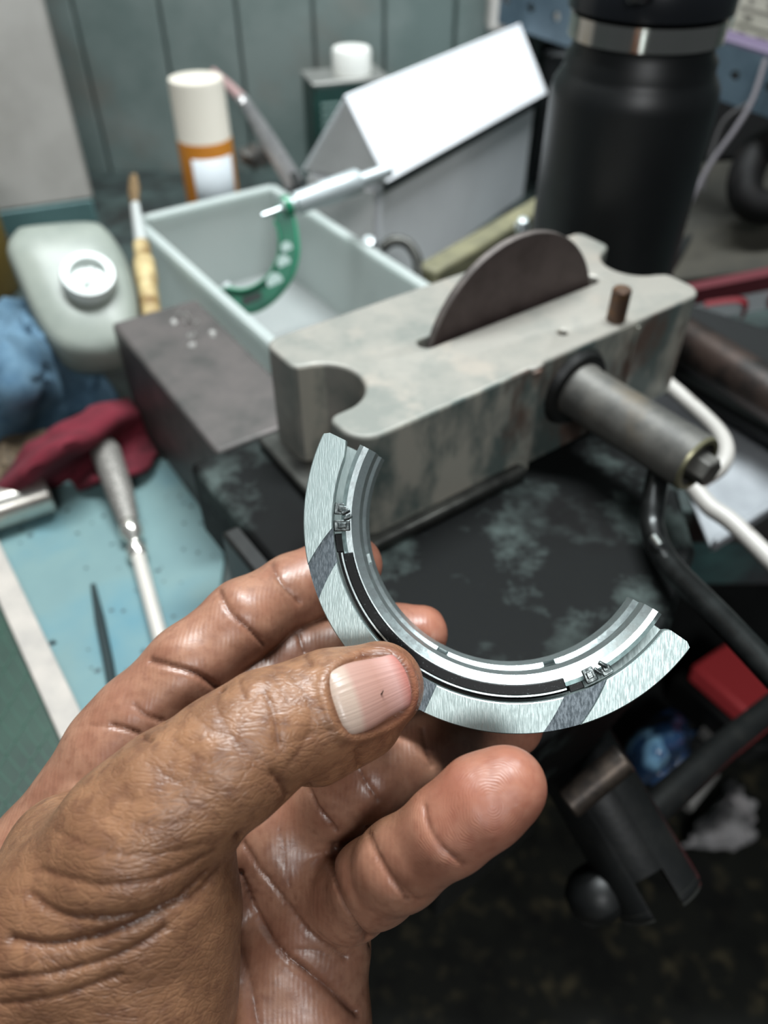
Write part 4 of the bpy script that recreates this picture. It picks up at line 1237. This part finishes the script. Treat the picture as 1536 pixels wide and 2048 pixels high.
bm = B(); x = (c - b).normalized(); lathe(bm, [(.0050, -.008), (.0066, -.003), (.0066, .003), (.0045, .006), (.0035, .010), (.0058, .013), (.0058, .019), (.0040, .022)], c, basis(x), 24); obj('collar', bm, mat('polished_collar', lin(226, 222, 214), .2, .85), sc)
bm = B(); tube(bm, [c.lerp(d, .9), e], [.0042, .0042], 14); obj('shaft', bm, mat('ivory_shaft', lin(214, 208, 200), .35, .3), sc)
bm = B(); rod(bm, a - (b - a).normalized() * .010, a + (b - a).normalized() * .004, .0085, .0075); obj('pommel', bm, M_IROND, sc, bevel=.002)
rd = thing('steel_pin', on(50, 1010), 'polished steel gudgeon pin lying on the teal mat by the red rag', 'pin')
a, b = on(-40, 1030, .016), on(100, 985, .016)
bm = B(); rod(bm, a, b, .0125, .0125, 40); obj('pin_body', bm, mat('ground_steel', lin(196, 192, 184), .25, .85), rd, bevel=.0015)
bm = B(); tube(bm, [on(186, 1170, .0055), on(200, 1240, .0055), on(218, 1330, .0055), on(236, 1440, .0055)], [.0014, .0026, .0026, .0024], 10)
tag(obj('black_needle_file', bm, mat('blackened_steel', lin(46, 58, 60), .4, .4), origin=on(210, 1280)), 'thin blackened pick lying on the teal mat left of the scriber', 'pick')

# ------------------------------------------------------------ right side of the bench
M_TRAY = mat('grey_steel_tray', lin(176, 180, 184), .42, .2, lin(146, 150, 154), 22, rvar=.1)
tray = thing('steel_tray', on(1420, 960), 'grey sheet steel tray on the bench right of the fixture', 'tray')
tq = [on(1300, 800), on(1420, 1105), on(1640, 960), on(1500, 760)]
bm = B(); hexa(bm, tq + [p + Vector((0, 0, .003)) for p in tq]); obj('sheet', bm, M_TRAY, tray, bevel=.001)
for i in (1, 2):
    a, b = tq[i] + Vector((0, 0, .003)), tq[(i + 1) % 4] + Vector((0, 0, .003))
    bm = B(); box(bm, (a + b) / 2 + Vector((0, 0, .003)), ((b - a).length, .004, .009), basis((0, 0, 1), b - a)); obj('rolled_edge', bm, M_TRAY, tray, bevel=.0015)
M_WHITE = mat('worn_white_enamel', lin(178, 174, 168), .4, 0, lin(130, 124, 118), 60, 5, .55, .7)
bm = B(); tube(bm, spline([W(1335, 768, .445), W(1385, 812, .432), W(1435, 862, .418), W(1452, 900, .408), W(1440, 935, .402), W(1400, 962, .402)], 6), .0043, 14)
tag(obj('wire_handle', bm, M_WHITE, origin=W(1440, 900, .42)), 'bent white enamelled wire handle curling behind the spindle sleeve', 'handle')
bm = B(); tube(bm, spline([W(1378, 962, .40), W(1418, 1012, .392), W(1470, 1050, .384), W(1580, 1160, .362)], 6), .0046, 14)
tag(obj('white_rod', bm, M_WHITE, origin=W(1450, 1040, .40)), 'straight white enamelled rod running off past the black crank handle', 'rod')
# dark rail pipe and machine slide
bm = B(); a, b = W(1300, 640, .56), W(1640, 850, .47); rod(bm, a, b, .0155, .0155, 30)
tag(obj('brown_pipe', bm, mat('rusty_brown_pipe', lin(74, 60, 54), .45, .4, lin(40, 36, 34), 30, 6, .45, .6, .2, 200), origin=(a + b) / 2), 'brown rusty pipe running right behind the fixture', 'pipe')
msl = thing('machine_slide', W(1450, 670, .56), 'black oily machine slide with chipped teal paint behind the pipe', 'machine')
M_CHIP = mat('chipped_teal_black', lin(10, 11, 12), .45, .1, lin(52, 82, 86), 34, 7, .58, .68, .2, 200)
bm = B(); qd = [W(1330, 590, .60), W(1330, 690, .565), W(1680, 850, .50), W(1680, 700, .55)]; slab(bm, qd, .022); obj('slide', bm, M_CHIP, msl, bevel=.003)
bm = B(); qd = [W(1340, 705, .575), W(1340, 752, .56), W(1680, 950, .47), W(1680, 870, .50)]; slab(bm, qd, .012); obj('lower_ledge', bm, M_IROND, msl, bevel=.003)
rb = thing('red_white_box', W(1470, 590, .62), 'red and white printed carton on the right behind the machine slide', 'carton')
c0, c1 = W(1370, 585, .625), W(1700, 520, .59)
dd = (c1 - c0).normalized(); up = Vector((0, 0, 1)); nn = dd.cross(up).normalized()
def rq(a, h, k=0): return c0 + dd * a + up * h + nn * k
L_ = (c1 - c0).length
bm = B(); hexa(bm, [rq(0, -.031, 0), rq(L_, -.031, 0), rq(L_, -.031, -.012), rq(0, -.031, -.012), rq(0, 0, 0), rq(L_, 0, 0), rq(L_, 0, -.012), rq(0, 0, -.012)]); obj('box_body', bm, mat('white_print', lin(190, 196, 198), .5), rb, bevel=.001)
bm = B(); box(bm, rq(L_ / 2, -.0060, -.006), (L_ + .001, .0132, .0135), Matrix((dd, nn, up)).transposed()); obj('red_band', bm, mat('dull_red_print', lin(84, 30, 37), .5), rb)
M_REDP = mat('deep_red_print', lin(122, 26, 36), .5)
for pts in ([(.018, -.016), (.036, -.018), (.048, -.024), (.053, -.040), (.052, -.060)], [(.078, -.016), (.070, -.030), (.074, -.048), (.088, -.060)]):
    bm = B(); tube(bm, spline([rq(a, h * .5 - .004, .0006) for a, h in pts], 5), .0040, 8, .12); obj('red_letter', bm, M_REDP, rb)
bm = B(); qd = [W(1300, 565, .695), W(1345, 330, .80), W(1700, 300, .76), W(1700, 520, .67)]; slab(bm, qd[::-1], .008)
tag(obj('grey_leaning_board', bm, mat('dusty_grey_brown_board', lin(66, 63, 56), .8, 0, lin(50, 49, 45), 12, spec=.2), bevel=.002, origin=W(1400, 560, .72)), 'dusty grey-brown board leaning behind the thermos flask', 'board')
bm = B(); a, b = W(1406, 440, .755), W(1340, 530, .70); rod(bm, a, b, .0052, .0052, 16)
tag(obj('black_stick', bm, M_DARKP, bevel=.001, origin=b), 'short black stick lying against the grey-brown board', 'stick')
bm = B(); tube(bm, spline([W(1580, 270, .68), W(1520, 300, .68), W(1492, 350, .68), W(1494, 395, .68), W(1530, 415, .68), W(1590, 400, .68)], 6), .0150, 16)
tag(obj('black_loop_handle', bm, mat('worn_black_plastic', lin(12, 11, 11), .6, 0, lin(40, 33, 30), 60, 5, .58, .7, spec=.2), origin=W(1530, 420, .68)), 'black plastic loop handle hanging at the edge right of the flask', 'handle')
bm = B(); qd = [W(1385, 150, .83), W(1370, 330, .83), W(1700, 330, .79), W(1700, 150, .79)]; slab(bm, qd, -.012)
tag(obj('black_bag', bm, mat('black_cloth_bag', lin(9, 9, 9), .9, spec=.15, bump=.3, bscale=200), bevel=.006, origin=W(1500, 420, .78)), 'black cloth bag hanging under the blue steel angle', 'bag')
bm = B(); tube(bm, spline([W(1532, 118, .62), W(1505, 200, .63), W(1470, 260, .64), W(1420, 330, .655), W(1378, 410, .67)], 6), .0022, 10)
tag(obj('grey_cable', bm, mat('grey_cable_jacket', lin(112, 108, 112), .45), origin=W(1470, 260, .64)), 'thin grey cable hanging down right of the flask', 'cable')
bm = B(); tube(bm, spline([W(1500, 205, .65), W(1450, 240, .66), W(1425, 300, .67), W(1405, 380, .68)], 6), .0018, 10)
tag(obj('dark_cable', bm, mat('dark_cable_jacket', lin(58, 56, 56), .5), origin=W(1450, 240, .66)), 'thin dark cable looping behind the grey cable', 'cable')
# perforated blue-grey angle and the price sheet above it
an = thing('perforated_angle', W(1450, 150, .72), 'blue-grey perforated steel angle crossing behind the flask', 'angle')
M_ANG = mat('blue_grey_paint', lin(78, 96, 108), .5, 0, lin(62, 80, 92), 30)
a, b = W(985, -10, .775), W(1720, 232, .60)
d = (b - a).normalized(); upv = (Vector((0, 0, 1)) - d * d.z).normalized(); n = d.cross(upv)
L_ = (b - a).length
rotA = Matrix((d, n, upv)).transposed()
bm = B(); box(bm, (a + b) / 2, (L_, .004, .042), rotA); plt = obj('web', bm, M_ANG, an)
for k in range(12):
    c = a + d * (L_ * (k + .6) / 12)
    bm = B(); rod(bm, c - n * .01, c + n * .01, .0042, .0042, 14); cut(plt, bm)
plt.data.materials.clear(); plt.data.materials.append(M_ANG)
bm = B(); box(bm, (a + b) / 2 + upv * .021 - n * .012, (L_, .028, .004), rotA); obj('flange', bm, mat('dull_purple_edge', lin(92, 80, 104), .5), an, bevel=.001)
sh = thing('printed_sheet', W(1520, 40, .68), 'cream printed table sheet hung above the blue-grey angle', 'sheet')
s0 = W(1455, 82, .695); 
dx_ = d; 
def sq(i, j, k=0): return s0 + dx_ * i + upv * j + n * k
if (n.y > 0): nf = -1
else: nf = 1
bm = B(); hexa(bm, [sq(0, 0), sq(.13, 0), sq(.13, 0, .002), sq(0, 0, .002), sq(0, .10), sq(.13, .10), sq(.13, .10, .002), sq(0, .10, .002)]); obj('paper', bm, mat('cream_paper', lin(190, 186, 172), .7), sh)
bm = B()
for r in range(7):
    for c in range(7):
        if random.random() < .8:
            w = random.uniform(.004, .011)
            box(bm, sq(.008 + c * .017 + w / 2, .010 + r * .012, .001 + nf * .0014), (w, .0006, .0022), rotA)
obj('print', bm, mat('grey_print', lin(120, 116, 108), .7), sh)
for r in range(8):
    bm = B(); box(bm, sq(.065, .004 + r * .012, .001 + nf * .0014), (.125, .0005, .0007), rotA); obj('rule_line', bm, MATS['grey_print'], sh)
bm = B(); box(bm, (.248, .925, BZ + .066), (.162, .05, .132))  # box added only to darken the recess behind carton and flask
tag(obj('dark_recess_filler', bm, mat('recess_filler_grey', lin(46, 49, 52), .5, .2, lin(38, 40, 42), 20), bevel=.003, origin=(.248, .925, BZ)), 'added dark grey recess cabinet behind the carton and the flask', 'filler')
# pale cupboard side behind the carton
bm = B(); box(bm, (.155, .925, 1.60), (.10, .03, 1.26)); tag(obj('trim_1', bm, M_CREAM, bevel=.003), kind='structure')

# ------------------------------------------------------------ below the vise, far down at the floor
ZS = -.6225
jack = thing('red_toolbox', onz(1470, 1400, ZS), 'red steel toolbox with a black frame on the shelf below the bench', 'toolbox')
M_REDM = mat('red_enamel', lin(226, 76, 80), .5)
A, Bq = onz(1396, 1330, ZS + .05), onz(1512, 1430, ZS + .05)
d = (Bq - A).normalized(); n = Vector((-d.y, d.x, 0))
if n.y < 0: n = -n
R = Matrix((d, n, Vector((0, 0, 1)))).transposed()
mid = (A + Bq) / 2
bm = B(); box(bm, mid + n * .012, ((Bq - A).length, .050, .022), R); obj('lid', bm, M_REDM, jack, bevel=.004)
bm = B(); box(bm, Vector((mid.x, mid.y, CZ + ZS + .0195)) + n * .012, ((Bq - A).length + .02, .060, .039), R); obj('tray', bm, M_IROND, jack, bevel=.004)
bm = B(); box(bm, mid + d * .135 + n * .012, (.10, .060, .022), R); obj('lid', bm, M_REDM, jack, bevel=.004)
bm = B(); box(bm, Vector((mid.x, mid.y, CZ + ZS + .0195)) + n * .012 + d * .135, (.12, .060, .039), R); obj('tray', bm, M_IROND, jack, bevel=.004)
def shf(u, v, h): return onz(u, v, ZS + h)
cloth('blue_bag', [[shf(1235, 1560, .004), shf(1262, 1480, .05), shf(1330, 1420, .03)], [shf(1280, 1570, .05), shf(1320, 1490, .08), shf(1375, 1440, .04)], [shf(1335, 1555, .02), shf(1365, 1510, .03), shf(1400, 1470, .004)]], mat('navy_plastic', lin(44, 70, 104), .22, 0, lin(130, 176, 206), 22, 2, .58, .66, coat=.3), 'crumpled navy and pale blue plastic bag on the shelf below the vise', seed=9, amp=.02, zmin=CZ + ZS + .002, origin=shf(1320, 1530, 0))
bm = B(); tube(bm, [shf(1362, 1600, .018), shf(1418, 1530, .018)], [.013, .013], 12, .5)
tag(obj('grey_ferrule', bm, mat('dull_zinc', lin(150, 148, 144), .5, .5), origin=shf(1390, 1560, .006)), 'dull grey metal ferrule in front of the navy plastic bag', 'ferrule')
bm = B(); slab(bm, [shf(1412, 1446, .012), shf(1402, 1458, .012), shf(1440, 1492, .012), shf(1455, 1474, .012)], .010)
tag(obj('grey_strip', bm, MATS['dull_zinc'], origin=shf(1428, 1468, .001)), 'short grey strip between the navy bag and the red toolbox', 'strip')
def flr(u, v, h=0): return onz(u, v, -CZ + h)
cloth('white_rag', [[flr(1360, 1690, .02), flr(1400, 1650, .05), flr(1470, 1560, .02)], [flr(1410, 1695, .02), flr(1440, 1655, .08), flr(1480, 1590, .05)], [flr(1480, 1700, .02), flr(1500, 1660, .05), flr(1495, 1600, .02)]], mat('white_cotton', lin(235, 230, 230), .9, 0, lin(200, 196, 196), 20), 'dirty white cotton rag dropped on the concrete floor', seed=3, amp=.03, zmin=.004, origin=flr(1430, 1680, .01))
